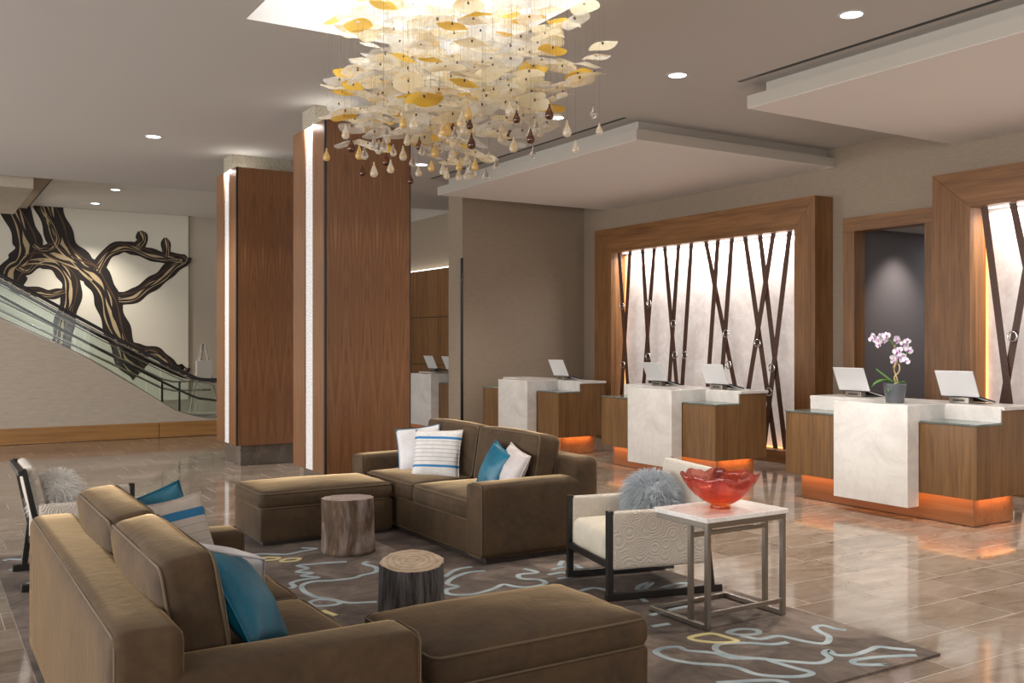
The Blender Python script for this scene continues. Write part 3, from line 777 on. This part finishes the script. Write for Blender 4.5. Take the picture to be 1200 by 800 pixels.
# ------------------------------------------------------------------ reception desks
def desk(label, x, y0):
    d = thing('reception_desk', label, 'desk', (x, y0, 0), group='reception desks')
    LEN = 2.17
    box('plinth', 'plinth_wood', (.11, .10, .006), (.72, LEN - .12, .262), d, .003)
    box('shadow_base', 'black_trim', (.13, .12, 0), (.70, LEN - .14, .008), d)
    box('wood_box', 'desk_walnut', (0, 0, .262), (.39, .665, .905), d, .003)
    box('wood_box', 'desk_walnut', (0, 1.40, .262), (.39, LEN, .905), d, .003)
    box('glass_top', 'green_glass', (-.006, -.004, .907), (.385, .555, .922), d)
    box('glass_top', 'green_glass', (-.006, 1.402, .907), (.385, LEN + .004, .922), d)
    box('marble_front', 'marble', (-.17, .565, .13), (-.005, 1.40, 1.066), d, .004)
    box('marble_deck', 'marble', (-.004, .565, .91), (.389, 1.40, 1.066), d, .002)
    box('rear_cabinet', 'desk_walnut', (.391, .0, .262), (.83, LEN, 1.03), d, .003)
    box('riser', 'marble', (.375, .008, .923), (.3905, .564, 1.046), d)
    box('riser', 'marble', (.375, 1.401, .923), (.3905, LEN - .008, 1.046), d)
    box('worktop', 'marble', (.3925, -.015, 1.032), (.85, LEN + .015, 1.066), d, .003)
    box('light_slot', 'led_orange', (.06, .05, .255), (.085, LEN - .05, .2615), d)
    area_light('desk_glow', (.045, LEN / 2, .25), (0, R(-22), 0), .05, LEN - .15, 3.4, (1, .36, .10), d)
    area_light('desk_glow', (.4, .05, .25), (R(15), 0, 0), .5, .05, 1.2, (1, .36, .10), d)
    return d
desk('walnut and white marble reception desk carrying the orchid', 7.87, 5.03)
DESKS = [('walnut and white marble reception desk in front of the far portal', 7.87, 8.26), ('walnut and white marble reception desk beside the partition wall', 7.87, 11.46),
         ('walnut and white marble reception desk beyond the partition wall', 8.0, 14.85)]
d0 = [o for o in COL.objects if o.name == 'reception_desk'][0]
for lb, x, y in DESKS:
    o = copy_tree(d0); o.location = (x, y, 0); o['label'] = lb

def laptop(label, x, y, rz=0):
    l = thing('laptop', label, 'laptop', (x, y, 1.0675), rz, 'laptops on the reception desks')
    W, D, H = .39, .26, .265
    st = box('stand', 'brushed_steel', (-.02, -.10, 0), (.06, .10, .055), l, .004)
    box('stand_slot', 'laptop_black', (-.021, -.06, .018), (-.019, .06, .036), st)
    b = MB().prism([(0, .06), (.012, .074), (D, .018), (D, .004)], 'y', -W / 2, W / 2).build('base', 'laptop_black', l, bevel=.002)
    MB().prism([(.03, .0715), (.034, .0735), (D * .6, .0425), (D * .6 - .004, .0405)], 'y', -W / 2 + .03, W / 2 - .03).build('keyboard', 'pot_grey', b)
    a = R(24)
    sx, cx = -math.sin(a), math.cos(a)
    lid = MB().prism([(0, .062), (.010, .066), (.010 + sx * H, .066 + cx * H), (sx * H, .062 + cx * H)], 'y', -W / 2, W / 2).build('lid', 'laptop_silver', l, bevel=.003)
    MB().prism([(.0115, .08), (.0125, .08), (.0125 + sx * (H - .03), .08 + cx * (H - .03)), (.0115 + sx * (H - .03), .08 + cx * (H - .03))], 'y', -W / 2 + .012, W / 2 - .012).build('screen', 'laptop_black', lid)
    MB().tube(smooth_path([(.02, -.15, .06), (.10, -.20, .03), (.20, -.22, .004), (.26, -.15, .004)], k=5), .003, 5).build('cable', 'white_plastic', l, True)
    return l
laptop('open silver laptop on the orchid desk, to the right of the plant', 8.42, 5.55)
lap0 = [o for o in COL.objects if o.name == 'laptop'][0]
for lb, x, y in (('open silver laptop on the orchid desk, to the left of the plant', 8.47, 6.80), ('open silver laptop on the far portal desk, above its near wood box', 8.36, 8.74),
                 ('open silver laptop on the far portal desk, beyond its marble front', 8.36, 9.86), ('open silver laptop alone on the desk beside the partition wall', 8.36, 12.10),
                 ('open silver laptop on the desk beyond the partition, beside the column', 8.55, 16.75), ('open silver laptop on the desk beyond the partition, beside the wall end', 8.50, 15.9)):
    o = copy_tree(lap0); o.location = (x, y, 1.0675); o['label'] = lb

# ------------------------------------------------------------------ orchid
orc = thing('potted_orchid', 'white and violet orchid in a tapered dark grey pot on the marble desk', 'plant', (7.93, 5.90, 1.066))
MB().lathe([(.005, 0), (.078, 0), (.082, .01), (.105, .175), (.105, .185), (.097, .185), (.094, .165), (.005, .165)], 32).build('pot', 'pot_grey', orc, True)
MB().lathe([(.004, .15), (.093, .15), (.092, .172), (.004, .178)], 20, lambda t, i: (0, .006 * math.sin(5 * t) if i else 0)).build('moss', 'soil', orc, True)
# screen-right is about (+.85,-.53), so the spray leans along that line in the room
ax = Vector((.85, -.53, 0))
def op(a, z, b=0): return tuple(ax * a + Vector((.53, .85, 0)) * b + Vector((0, 0, z)))
MB().tube(smooth_path([op(.02, .16), op(.0, .24, .01), op(.035, .30, -.015), op(.045, .36, .01), op(.01, .37, .02), op(-.01, .33, 0), op(.01, .40, -.01), op(.0, .48), op(.0, .55)], k=5), .008, 7).build('stem', 'stem_tan', orc, True)
MB().tube(smooth_path([op(.03, .16), op(.015, .24, -.012), op(.0, .31, .012), op(.012, .38, .0), op(.008, .5, .01)], k=5), .007, 7).build('stem', 'stem_tan', orc, True)
MB().tube(smooth_path([op(.0, .52), op(-.04, .59), op(-.12, .62), op(-.20, .60)], k=5), .004, 6).build('spray_stem', 'stem_green', orc, True)
MB().tube(smooth_path([op(.0, .54), op(.04, .59), op(.09, .58), op(.115, .52), op(.11, .44)], k=5), .004, 6).build('spray_stem', 'stem_green', orc, True)
MB().tube(smooth_path([op(.005, .46), op(.03, .52), op(.04, .50), op(.02, .42)], k=5), .0035, 6).build('spray_stem', 'stem_green', orc, True)
def leaf_mesh(L, W, droop, lift):
    m = MB(); n = 8
    for i in range(n + 1):
        t = i / n; x = L * t; z = lift * t - droop * t * t; w = W * math.sin(math.pi * min(1, t * .93 + .07)) ** .7 + .002
        for s, h in ((-1, .012), (0, 0), (1, .012)): m.v.append((x, s * w, z + h))
    for i in range(n):
        for k in range(2): m.f.append((i * 3 + k, i * 3 + k + 1, i * 3 + k + 4, i * 3 + k + 3))
    return m
def leaf(L, W, droop, lift, ang):
    o = leaf_mesh(L, W, droop, lift).build('leaf', 'leaf', orc, True, loc=(0, 0, .17), rot=(0, 0, ang))
    s = o.modifiers.new('solid', 'SOLIDIFY'); s.thickness = .003
base_a = math.atan2(-.53, .85)
leaf(.23, .032, .22, .20, base_a + math.pi + .1)
leaf(.17, .032, .02, .16, base_a + math.pi - .5)
leaf(.12, .03, .06, .0, base_a + math.pi + .7)
leaf(.11, .022, .03, .05, base_a + .2)
def petal_pts(m, ang, L, W, cz=.006):
    c, s = math.cos(ang), math.sin(ang); b = len(m.v)
    prof = [(.06, .25), (.3, .8), (.6, 1), (.85, .7), (1, .1)]
    for t, w in prof:
        for k in (-1, 0, 1):
            x = L * t; y = W * w * k; m.v.append((x * c - y * s, (.006 * t * t + (.004 if k == 0 else 0)) , x * s + y * c))
    for i in range(4):
        for k in range(2): m.f.append((b + i * 3 + k, b + i * 3 + k + 1, b + i * 3 + k + 4, b + i * 3 + k + 3))
fm = MB()
for a in (90, 210, 330): petal_pts(fm, R(a), .034, .011)
for a in (10, 170): petal_pts(fm, R(a), .038, .021)
fme = fm.mesh('flower', 'petal', True)
lipm = MB(); petal_pts(lipm, R(270), .018, .008); lipm.lathe([(.002, -.008), (.006, -.004), (.005, .004), (.001, .006)], 8)
lme = lipm.mesh('lip', 'petal_lip', True)
spots = [(-.215, .60), (-.19, .635), (-.165, .595), (-.135, .63), (-.12, .585), (-.10, .61), (-.17, .55), (-.09, .64), (.03, .60), (.005, .59), (.105, .585), (.085, .56), (.115, .54), (.12, .50), (.03, .50), (.01, .48), (.02, .43), (-.005, .43), (-.01, .39), (.085, .45), (.075, .41), (.10, .40)]
rr = random.Random(3)
for a, z in spots:
    f = bpy.data.objects.new('flower', fme); COL.objects.link(f); f.parent = orc
    f.location = op(a + rr.uniform(-.008, .008), z, rr.uniform(-.035, .02))
    f.rotation_euler = (rr.uniform(-.5, .5), rr.uniform(-.6, .6), base_a + rr.uniform(-.7, .7)); s = rr.uniform(.95, 1.25); f.scale = (s, s, s)
    l = bpy.data.objects.new('lip', lme); COL.objects.link(l); l.parent = f; l.location = (0, -.003, 0)
spot_light('orchid_spot', (6.6, 5.2, 4.12), (0, 0, 0), 90, (1, .95, .92), 26, .6, .04).rotation_euler = (Vector((7.93, 5.9, 1.5)) - Vector((6.6, 5.2, 4.12))).to_track_quat('-Z', 'Y').to_euler()

# ------------------------------------------------------------------ rug
rug = tag(box('rug', 'rug_pile', (RUG[0], RUG[1], .0005), (RUG[2], RUG[3], .014)), 'large taupe rug with pale blue and yellow meandering lines', 'rug')
for li, (c, cl, pts) in enumerate(RUG_LINES):
    pts = [(min(max(x, RUG[0] + .04), RUG[2] - .04), min(max(y, RUG[1] + .04), RUG[3] - .04)) for x, y in pts]
    MB().ribbon(smooth_path(pts, bool(cl), 4), .037 if c == 'b' else .034, .012, .0155 + .00008 * li, bool(cl)).build('meander_line', 'rug_blue' if c == 'b' else 'rug_yellow', rug)
FZ = .018

# ------------------------------------------------------------------ sofas and ottomans
def cushion(name, hx, hy, hz, loc, parent, mat='velvet_brown', puff=(.012, .012, .025), rot=None, seed=0, r=.06, welt='piping_brown', axis='z'):
    m = round_box(hx, hy, hz, r, 5, 10, puff, .006, seed)
    o = m.build(name, mat, parent, True, loc=loc, rot=rot)
    q = r * .72
    for s in (1, -1):
        if axis == 'z': path = welt_loop(hx - r + q + .004, hy - r + q + .004, s * (hz - r + q), r * .8)
        else:  # welt around the big faces of a back cushion (thin in x)
            path = [(s * (hx - r + q), a, b) for a, b, _ in welt_loop(hy - r + q + .004, hz - r + q + .004, 0, r * .8)]
        MB().tube(path, .006, 6, True).build('piping', welt, o, True)
    return o
def sofa(label, loc, rz):
    s = thing('sofa', label, 'sofa', loc, rz, 'brown velvet sofas')
    D, L, A = 1.06, 2.45, .24
    x0, x1 = -D / 2, D / 2
    m = round_box((D - .04) / 2, L / 2 - .01, .125, .02, 3, 3).build('base', 'velvet_brown', s, True, loc=(-.01, 0, .165))
    box('plinth', 'welt_dark', (x0 + .05, -L / 2 + .04, 0), (x1 - .06, L / 2 - .04, .045), s)
    for y in (-L / 2 + A / 2, L / 2 - A / 2):
        a = round_box(D / 2, A / 2, .27, .04, 4, 8, (.0, .006, .01), .003, y).build('arm', 'velvet_brown', s, True, loc=(0, y, .31))
        MB().tube([(D / 2 - .004, p, q) for p, q, _ in welt_loop(A / 2 - .012, .262, 0, .035)], .0045, 6, True).build('piping', 'piping_brown', a, True)
    b = round_box(.115, L / 2, .345, .05, 4, 12, (.006, 0, .008), .003, 4).build('back', 'velvet_brown', s, True, loc=(x0 + .115, 0, .385))
    MB().tube([(-.115 + .016, p, q) for p, q, _ in welt_loop(L / 2 - .016, .33, 0, .05)], .005, 6, True).build('piping', 'piping_brown', b, True)
    w = (L - 2 * A) / 2
    for k, y in enumerate((-w / 2, w / 2)):
        cushion('seat_cushion', .405, w / 2 - .004, .085, (x1 - .42, y, .36), s, puff=(.012, .0, .028), seed=k * 9 + 1)
        cushion('back_cushion', .105, w / 2 - .006, .235, (x0 + .325, y, .655), s, puff=(.035, .0, .018), rot=(0, R(-9), 0), seed=k * 7 + 3, axis='x', r=.055)
    return s
sofa('brown velvet sofa whose back faces the lobby, with teal and striped cushions along it', (1.035, 4.37, FZ), 0)
sofa('brown velvet sofa standing in front of the columns and reception desks', (4.04, 7.315, FZ), math.pi)
def ottoman(label, loc, hx, hy):
    s = thing('ottoman', label, 'ottoman', loc, 0, 'brown velvet ottomans')
    round_box(hx - .01, hy - .01, .13, .02, 3, 4).build('base', 'velvet_brown', s, True, loc=(0, 0, .16))
    box('plinth', 'welt_dark', (-hx + .04, -hy + .04, 0), (hx - .04, hy - .04, .04), s)
    cushion('cushion', hx, hy, .075, (0, 0, .352), s, puff=(.0, .0, .03), seed=hx * 31, welt='piping_brown')
ottoman('long brown velvet ottoman pushed against the sofa that faces away, beside the grey stump', (2.225, 3.66, FZ), .545, .36)
ottoman('long brown velvet ottoman before the far sofa, beside the tall brown stump', (2.915, 7.96, FZ), .585, .38)

# ------------------------------------------------------------------ scatter cushions
def pillow(label, mat, loc, normal, size=(.45, .45), th=.15, roll=0, seed=0, back=None):
    """normal = direction the printed face looks; leaning comes from its z part"""
    o = pillow_mesh(size[0], size[1], th, 16, seed).build('cushion', mat, None, True)
    n = Vector(normal).normalized()
    up = Vector((0, 0, 1)); right = (-n).cross(up).normalized() if True else None
    # local -Y -> n ; local Z -> up projected ; local X -> right
    yv = -n; zv = (up - n * up.dot(n)).normalized(); xv = yv.cross(zv)
    M = Matrix((xv, yv, zv)).transposed().to_4x4()
    M = M @ Matrix.Rotation(roll, 4, 'Y')
    M.translation = Vector(loc)
    o.matrix_world = M
    tag(o, label, 'cushion', 'scatter cushions on the sofas')
    ed = []
    me = o.data
    w, h = size; k = 14; c = .07
    for i in range(k): u = -1 + 2 * i / k; ed.append((w / 2 * u, 0, -h / 2 * (1 - c * (1 - u * u))))
    for i in range(k): v = -1 + 2 * i / k; ed.append((w / 2 * (1 - c * (1 - v * v)), 0, h / 2 * v))
    for i in range(k): u = 1 - 2 * i / k; ed.append((w / 2 * u, 0, h / 2 * (1 - c * (1 - u * u))))
    for i in range(k): v = 1 - 2 * i / k; ed.append((-w / 2 * (1 - c * (1 - v * v)), 0, h / 2 * v))
    MB().tube(ed, .005, 5, True).build('seam', back or mat, o, True)
    return o
pillow('white cushion with blue stripes leaning on the far sofa, in front of a plain one', 'stripe_white', (3.92, 7.60, .655), (-.70, -.70, .28), (.44, .44), seed=1)
pillow('silvery white cushion with teal edge behind the striped one on the far sofa', 'silk_white', (3.96, 8.03, .65), (-.62, -.78, .30), (.42, .44), roll=R(-8), seed=2, back='silk_teal')
pillow('teal silk cushion on the far sofa beside the silver cushion', 'silk_teal', (3.99, 6.72, .62), (-.96, .06, .36), (.38, .38), roll=R(14), seed=3)
pillow('silver silk cushion tucked against the near arm of the far sofa', 'silk_silver', (4.03, 6.53, .62), (-.96, .06, .36), (.38, .38), roll=R(12), seed=4)
pillow('sand striped cushion with one broad blue band, at the far end of the sofa back', 'stripe_sand', (1.14, 5.10, .65), (.30, -.88, .34), (.40, .40), roll=R(-5), seed=5)
pillow('teal silk cushion behind the sand striped cushion', 'silk_teal', (1.06, 5.26, .675), (.10, -.95, .25), (.42, .38), roll=R(-16), seed=6)
pillow('white silk cushion behind the large teal one, close to the ottoman', 'silk_white', (1.14, 4.30, .63), (.39, .43, .64), (.43, .43), roll=-.285, seed=7)
pillow('large teal silk cushion at the near end of the sofa that faces away', 'silk_teal', (1.09, 3.715, .65), (1.34, -.66, .98), (.43, .43), roll=.35, seed=8)

# ------------------------------------------------------------------ armchairs with fur cushions
def armchair(label, loc, rz):
    s = thing('armchair', label, 'armchair', loc, rz, 'ivory armchairs with black frames')
    W, D = .66, .78; y = W / 2; xf, xr = .36, -.36
    for sg in (-1, 1):
        box('leg', 'ebony', (xf - .04, sg * y - .02, 0), (xf, sg * y + .02, .565), s, .003)
        MB().prism([(xr - .05, 0), (xr - .01, 0), (xr + .03, .34), (xr - .07, .80), (xr - .10, .80), (xr - .01, .34)], 'y', sg * y - .02, sg * y + .02).build('leg', 'ebony', s, bevel=.003)
        box('floor_runner', 'ebony', (xr - .10, sg * y - .022, 0), (xf + .005, sg * y + .022, .045), s, .003)
        # upholstered arm panel
        round_box(.345, .028, .185, .022, 4, 8, (0, .004, .0), .002, sg).build('arm_panel', 'chair_fabric', s, True, loc=(-.015, sg * (y - .002), .375))
    box('front_rail', 'ebony', (xf - .035, -y + .02, .20), (xf - .005, y - .02, .245), s, .003)
    box('rear_rail', 'ebony', (xr, -y + .02, .20), (xr + .03, y - .02, .245), s, .003)
    m = round_box(.345, y - .045, .095, .045, 5, 10, (.012, .0, .03), .004, 5).build('seat_cushion', 'chair_seat', s, True, loc=(.0, 0, .325))
    b = round_box(.035, y - .024, .21, .03, 4, 8, (.02, 0, 0), .002, 3).build('backrest', 'chair_fabric', s, True, loc=(xr - .0, 0, .60), rot=(0, R(-13), 0))
    box('top_rail', 'ebony', (xr - .12, -y - .02, .755), (xr - .085, y + .02, .79), s, .003)
    return s
armchair('ivory armchair with black frame beside the marble topped side table', (4.13, 5.10, FZ), R(167))
armchair('ivory armchair with black frame behind the sofa that faces away', (1.05, 7.37, FZ), 0)

def fur_cushion(label, mat, loc, rz, sx, sy, sz, seed, length=.11):
    f = thing('fur_cushion', label, 'cushion', loc, rz, 'shaggy fur cushions')
    round_box(sx, sy, sz, min(sx, sz, sy) * .95, 5, 4).build('pad', mat, f, True, loc=(0, 0, sz))
    rn = random.Random(seed); m = MB()
    for k in range(5200):
        a = rn.uniform(0, 2 * math.pi); c = rn.uniform(-1, 1); q = math.sqrt(1 - c * c)
        n = Vector((q * math.cos(a), q * math.sin(a), c))
        p = Vector((n.x * sx, n.y * sy, n.z * sz + sz))
        d = (n + Vector((rn.uniform(-.5, .5), rn.uniform(-.5, .5), rn.uniform(-.5, .3)))).normalized()
        t = d.cross(Vector((rn.random(), rn.random(), rn.random() - .5))).normalized() * rn.uniform(.0014, .0026)
        L = length * rn.uniform(.5, 1.1)
        p1 = p + d * L * .5; p2 = p + d * L * .95 + Vector((0, 0, -L * .33))
        if p2.z < .006: p2.z = .006
        b = len(m.v)
        m.v += [tuple(p - t), tuple(p + t), tuple(p1 + t * .8), tuple(p1 - t * .8), tuple(p2)]
        m.f += [(b, b + 1, b + 2, b + 3), (b + 3, b + 2, b + 4)]
    me = bpy.data.meshes.new('fur'); me.from_pydata(m.v, [], m.f); me.materials.append(MATS[mat])
    o = bpy.data.objects.new('fur', me); COL.objects.link(o); o.parent = f; o['kind'] = 'stuff'
    return f
fur_cushion('grey shaggy fur cushion on the ivory armchair next to the side table', 'fur_grey', (4.30, 5.13, .45), R(167), .11, .20, .13, 11, .14)
fur_cushion('white shaggy fur cushion on the ivory armchair behind the sofa that faces away', 'fur_white', (.84, 7.34, .45), 0, .10, .18, .13, 12, .13)

# ------------------------------------------------------------------ side table and bowl
st = thing('side_table', 'steel framed side table with a white marble top holding the red bowl', 'table', (3.80, 4.05, FZ))
TW, TD, TH = .63, .44, .635
box('marble_slab', 'marble_top', (-.012, -.012, TH - .028), (TW + .012, TD + .012, TH), st, .004)
b = .028
fr = MB()
fr.box(0, 0, TH - .062, TW, b, TH - .03); fr.box(0, TD - b, TH - .062, TW, TD, TH - .03); fr.box(0, b, TH - .062, b, TD - b, TH - .03); fr.box(TW - b, b, TH - .062, TW, TD - b, TH - .03)
fr.build('top_frame', 'brushed_steel', st, bevel=.002)
for x in (0, TW - b):
    box('leg', 'brushed_steel', (x, 0, 0), (x + b, b, TH - .062), st, .002)
    box('leg', 'brushed_steel', (x, .14, .028), (x + b, .14 + b, TH - .062), st, .002)
    box('base_rail', 'brushed_steel', (x, b, 0), (x + b, TD + .07, .028), st, .002)
box('cross_rail', 'brushed_steel', (b, .003, .075), (TW - b, .025, .10), st, .002)
box('cross_rail', 'brushed_steel', (b, .143, .50), (TW - b, .165, .525), st, .002)
box('cross_rail', 'brushed_steel', (b, TD + .045, .0), (TW - b, TD + .07, .025), st, .002)
bowl = MB()
prof = [(.002, .0), (.062, .0), (.060, .012), (.052, .02), (.095, .040), (.145, .075), (.185, .12), (.212, .165), (.228, .20)]
inn = [(r - .007, z + .004) for r, z in reversed(prof[4:])] + [(.04, .03), (.002, .028)]
N = 64
def wob(t, i):
    pr = prof + inn; z = pr[i][1]; k = max(0, (z - .04) / .165)
    return (.013 * math.sin(8 * t) * k, .010 * k * k * math.sin(8 * t + .9) + .005 * k * math.sin(19 * t))
bowl.lathe(prof + inn, N, wob)
o = bowl.build('glass_bowl', 'bowl_glass', None, True, loc=(4.11, 4.27, FZ + TH + .001))
tag(o, 'scalloped red orange glass bowl on the marble side table', 'bowl')

# ------------------------------------------------------------------ tree stump stools
def stump(label, loc, r, h, bark, end, seed, tilt):
    s = thing('stump_stool', label, 'stool', loc, 0, 'tree stump stools')
    SEG = 72
    def rad(t, z):
        v = noise.noise(Vector((math.cos(t) * 1.1 + seed, math.sin(t) * 1.1, z * 1.2))) * .10
        v += noise.noise(Vector((math.cos(t) * 5 + seed, math.sin(t) * 5, z * 2.2))) * .05
        v += abs(noise.noise(Vector((math.cos(t) * 13, math.sin(t) * 13 + seed, z * 2.0)))) * .045
        return r * (1 + v + .05 * (1 - z / h) ** 2)
    m = MB(); rows = 16
    top = []
    for i in range(rows + 1):
        z = h * i / rows
        for k in range(SEG):
            t = 2 * math.pi * k / SEG; q = rad(t, z); x, y = q * math.cos(t), q * math.sin(t)
            m.v.append((x, y, z + (z / h) * (tilt[0] * x + tilt[1] * y)))
    for i in range(rows):
        for k in range(SEG): l = (k + 1) % SEG; m.f.append((i * SEG + k, i * SEG + l, (i + 1) * SEG + l, (i + 1) * SEG + k))
    m.f.append(tuple(reversed(range(SEG))))
    m.build('bark', bark, s, True)
    e = MB()
    for q in (1.0, .97, .6, .3):
        for k in range(SEG):
            t = 2 * math.pi * k / SEG; a = rad(t, h) * q; x, y = a * math.cos(t), a * math.sin(t)
            e.v.append((x, y, tilt[0] * x + tilt[1] * y + (.0 if q == 1.0 else .003) + .003 * noise.noise(Vector((x * 20, y * 20, seed)))))
    for i in range(3):
        for k in range(SEG): l = (k + 1) % SEG; e.f.append((i * SEG + k, i * SEG + l, (i + 1) * SEG + l, (i + 1) * SEG + k))
    e.f.append(tuple(range(3 * SEG, 4 * SEG)))
    e.build('cut_top', end, s, True, loc=(0, 0, h))
stump('tall brown weathered stump stool between the two ottomans', (2.88, 7.08, FZ), .195, .415, 'bark_brown', 'end_grain_pink', 3.3, (-.01, -.03))
stump('grey barked stump stool with a pale sawn top beside the near ottoman', (2.37, 4.91, FZ), .175, .40, 'bark_grey', 'end_grain_pale', 8.1, (.06, .12))

# ------------------------------------------------------------------ chandelier of blown glass discs and drops
ch = thing('chandelier', 'huge chandelier of white and amber blown glass discs with hanging glass drops', 'chandelier', (3.25, 6.05, ZC + .40))
Z0 = ZC + .40
def disc_mesh(r, cone, mat, name='glass_disc'):
    m = MB(); seg = 22; prof = [(.012, cone), (r * .5, cone * .62), (r * .85, cone * .14), (r, 0)]
    for q, z in prof:
        for k in range(seg):
            t = 2 * math.pi * k / seg
            m.v.append((q * math.cos(t), q * math.sin(t), z + (.006 * math.sin(3 * t) if q > r * .8 else 0)))
    for i in range(3):
        for k in range(seg): l = (k + 1) % seg; m.f.append((i * seg + k, i * seg + l, (i + 1) * seg + l, (i + 1) * seg + k))
    return m.mesh(name, mat, True)
hub_me = MB().lathe([(.001, -.008), (.006, -.006), (.006, .008), (.001, .014)], 8).mesh('hub', 'glass_hub', True)
rc = random.Random(21)
disc_v = {}
for mat in ('glass_clear', 'glass_cream', 'glass_mottled', 'glass_amber'):
    for q in range(3): disc_v[(mat, q)] = disc_mesh((.082, .10, .118)[q], (.016, .026, .035)[q], mat)
wires = MB()
def wire(x, y, z): wires.tube([(x, y, z), (x, y, 0)], .0007, 3)
HX, HY = .66, .98
placed = []
tries = 0
while len(placed) < 480 and tries < 90000:
    tries += 1
    x = rc.uniform(-HX, HX); y = rc.uniform(-HY, HY)
    edge = max(abs(x) / HX, abs(y) / HY)
    zlo = 3.10 - Z0; zhi = 4.22 - Z0
    z = rc.uniform(zlo, zhi) if rc.random() < .75 else rc.uniform(zlo, zlo + .5)
    if any((x - a) ** 2 + (y - b) ** 2 < .010 and abs(z - c) < .036 for a, b, c, _ in placed): continue
    if any((x - a) ** 2 + (y - b) ** 2 < .03 and abs(z - c) < .012 for a, b, c, _ in placed): continue
    placed.append((x, y, z, edge))
placed.sort(key=lambda p: p[2] + .12 * p[1])          # the lowest, most visible ones become single parts
extra = {}
for n_, (x, y, z, edge) in enumerate(placed):
    k = rc.random(); am = .08 + (.22 if edge > .86 else 0)
    mat = 'glass_amber' if k < am else 'glass_mottled' if k < am + .24 else 'glass_cream' if k < am + .52 else 'glass_clear'
    me = disc_v[(mat, rc.choice((0, 1, 1, 2)))]; rot = (rc.gauss(0, .16), rc.gauss(0, .16), rc.uniform(0, 6.28))
    wire(x, y, z + .01)
    if n_ >= 300:
        M = Matrix.Translation((x, y, z)) @ (Matrix.Rotation(rot[0], 4, 'X') @ Matrix.Rotation(rot[1], 4, 'Y'))
        mb = extra.setdefault(mat, MB()); b = len(mb.v)
        mb.v += [tuple(M @ v.co) for v in me.vertices]; mb.f += [tuple(b + q for q in p.vertices) for p in me.polygons]
        continue
    o = bpy.data.objects.new('glass_disc', me); COL.objects.link(o); o.parent = ch
    o.location = (x, y, z); o.rotation_euler = rot
    h = bpy.data.objects.new('hub', hub_me); COL.objects.link(h); h.parent = o; h.location = (0, 0, .016)
for mat, mb in extra.items():
    o = mb.build('upper_discs', mat, ch, True); o['kind'] = 'stuff'
drop_prof = [(.001, 0), (.018, .003), (.029, .016), (.031, .030), (.025, .048), (.013, .072), (.007, .090), (.006, .10), (.008, .104), (.001, .106)]
drop_me = {m_: MB().lathe(drop_prof, 14).mesh('glass_drop', m_, True) for m_ in ('drop_clear', 'drop_cream', 'drop_honey', 'drop_dark')}
dp = []
tries = 0
while len(dp) < 84 and tries < 20000:
    tries += 1
    x = rc.uniform(-HX, HX); y = rc.uniform(-HY, HY); z = rc.uniform(2.86, 3.16) - Z0
    if any((x - a) ** 2 + (y - b) ** 2 < .010 for a, b, c in dp): continue
    dp.append((x, y, z))
for x, y, z in dp:
    k = rc.random(); mat = 'drop_clear' if k < .36 else 'drop_cream' if k < .70 else 'drop_honey' if k < .89 else 'drop_dark'
    o = bpy.data.objects.new('glass_drop', drop_me[mat]); COL.objects.link(o); o.parent = ch
    s = rc.uniform(.75, 1.0); o.scale = (s, s, s * rc.uniform(.95, 1.15)); o.location = (x, y, z)
    wire(x, y, z + .1 * s)
w_ = wires.build('wires', 'wire', ch); w_['kind'] = 'stuff'
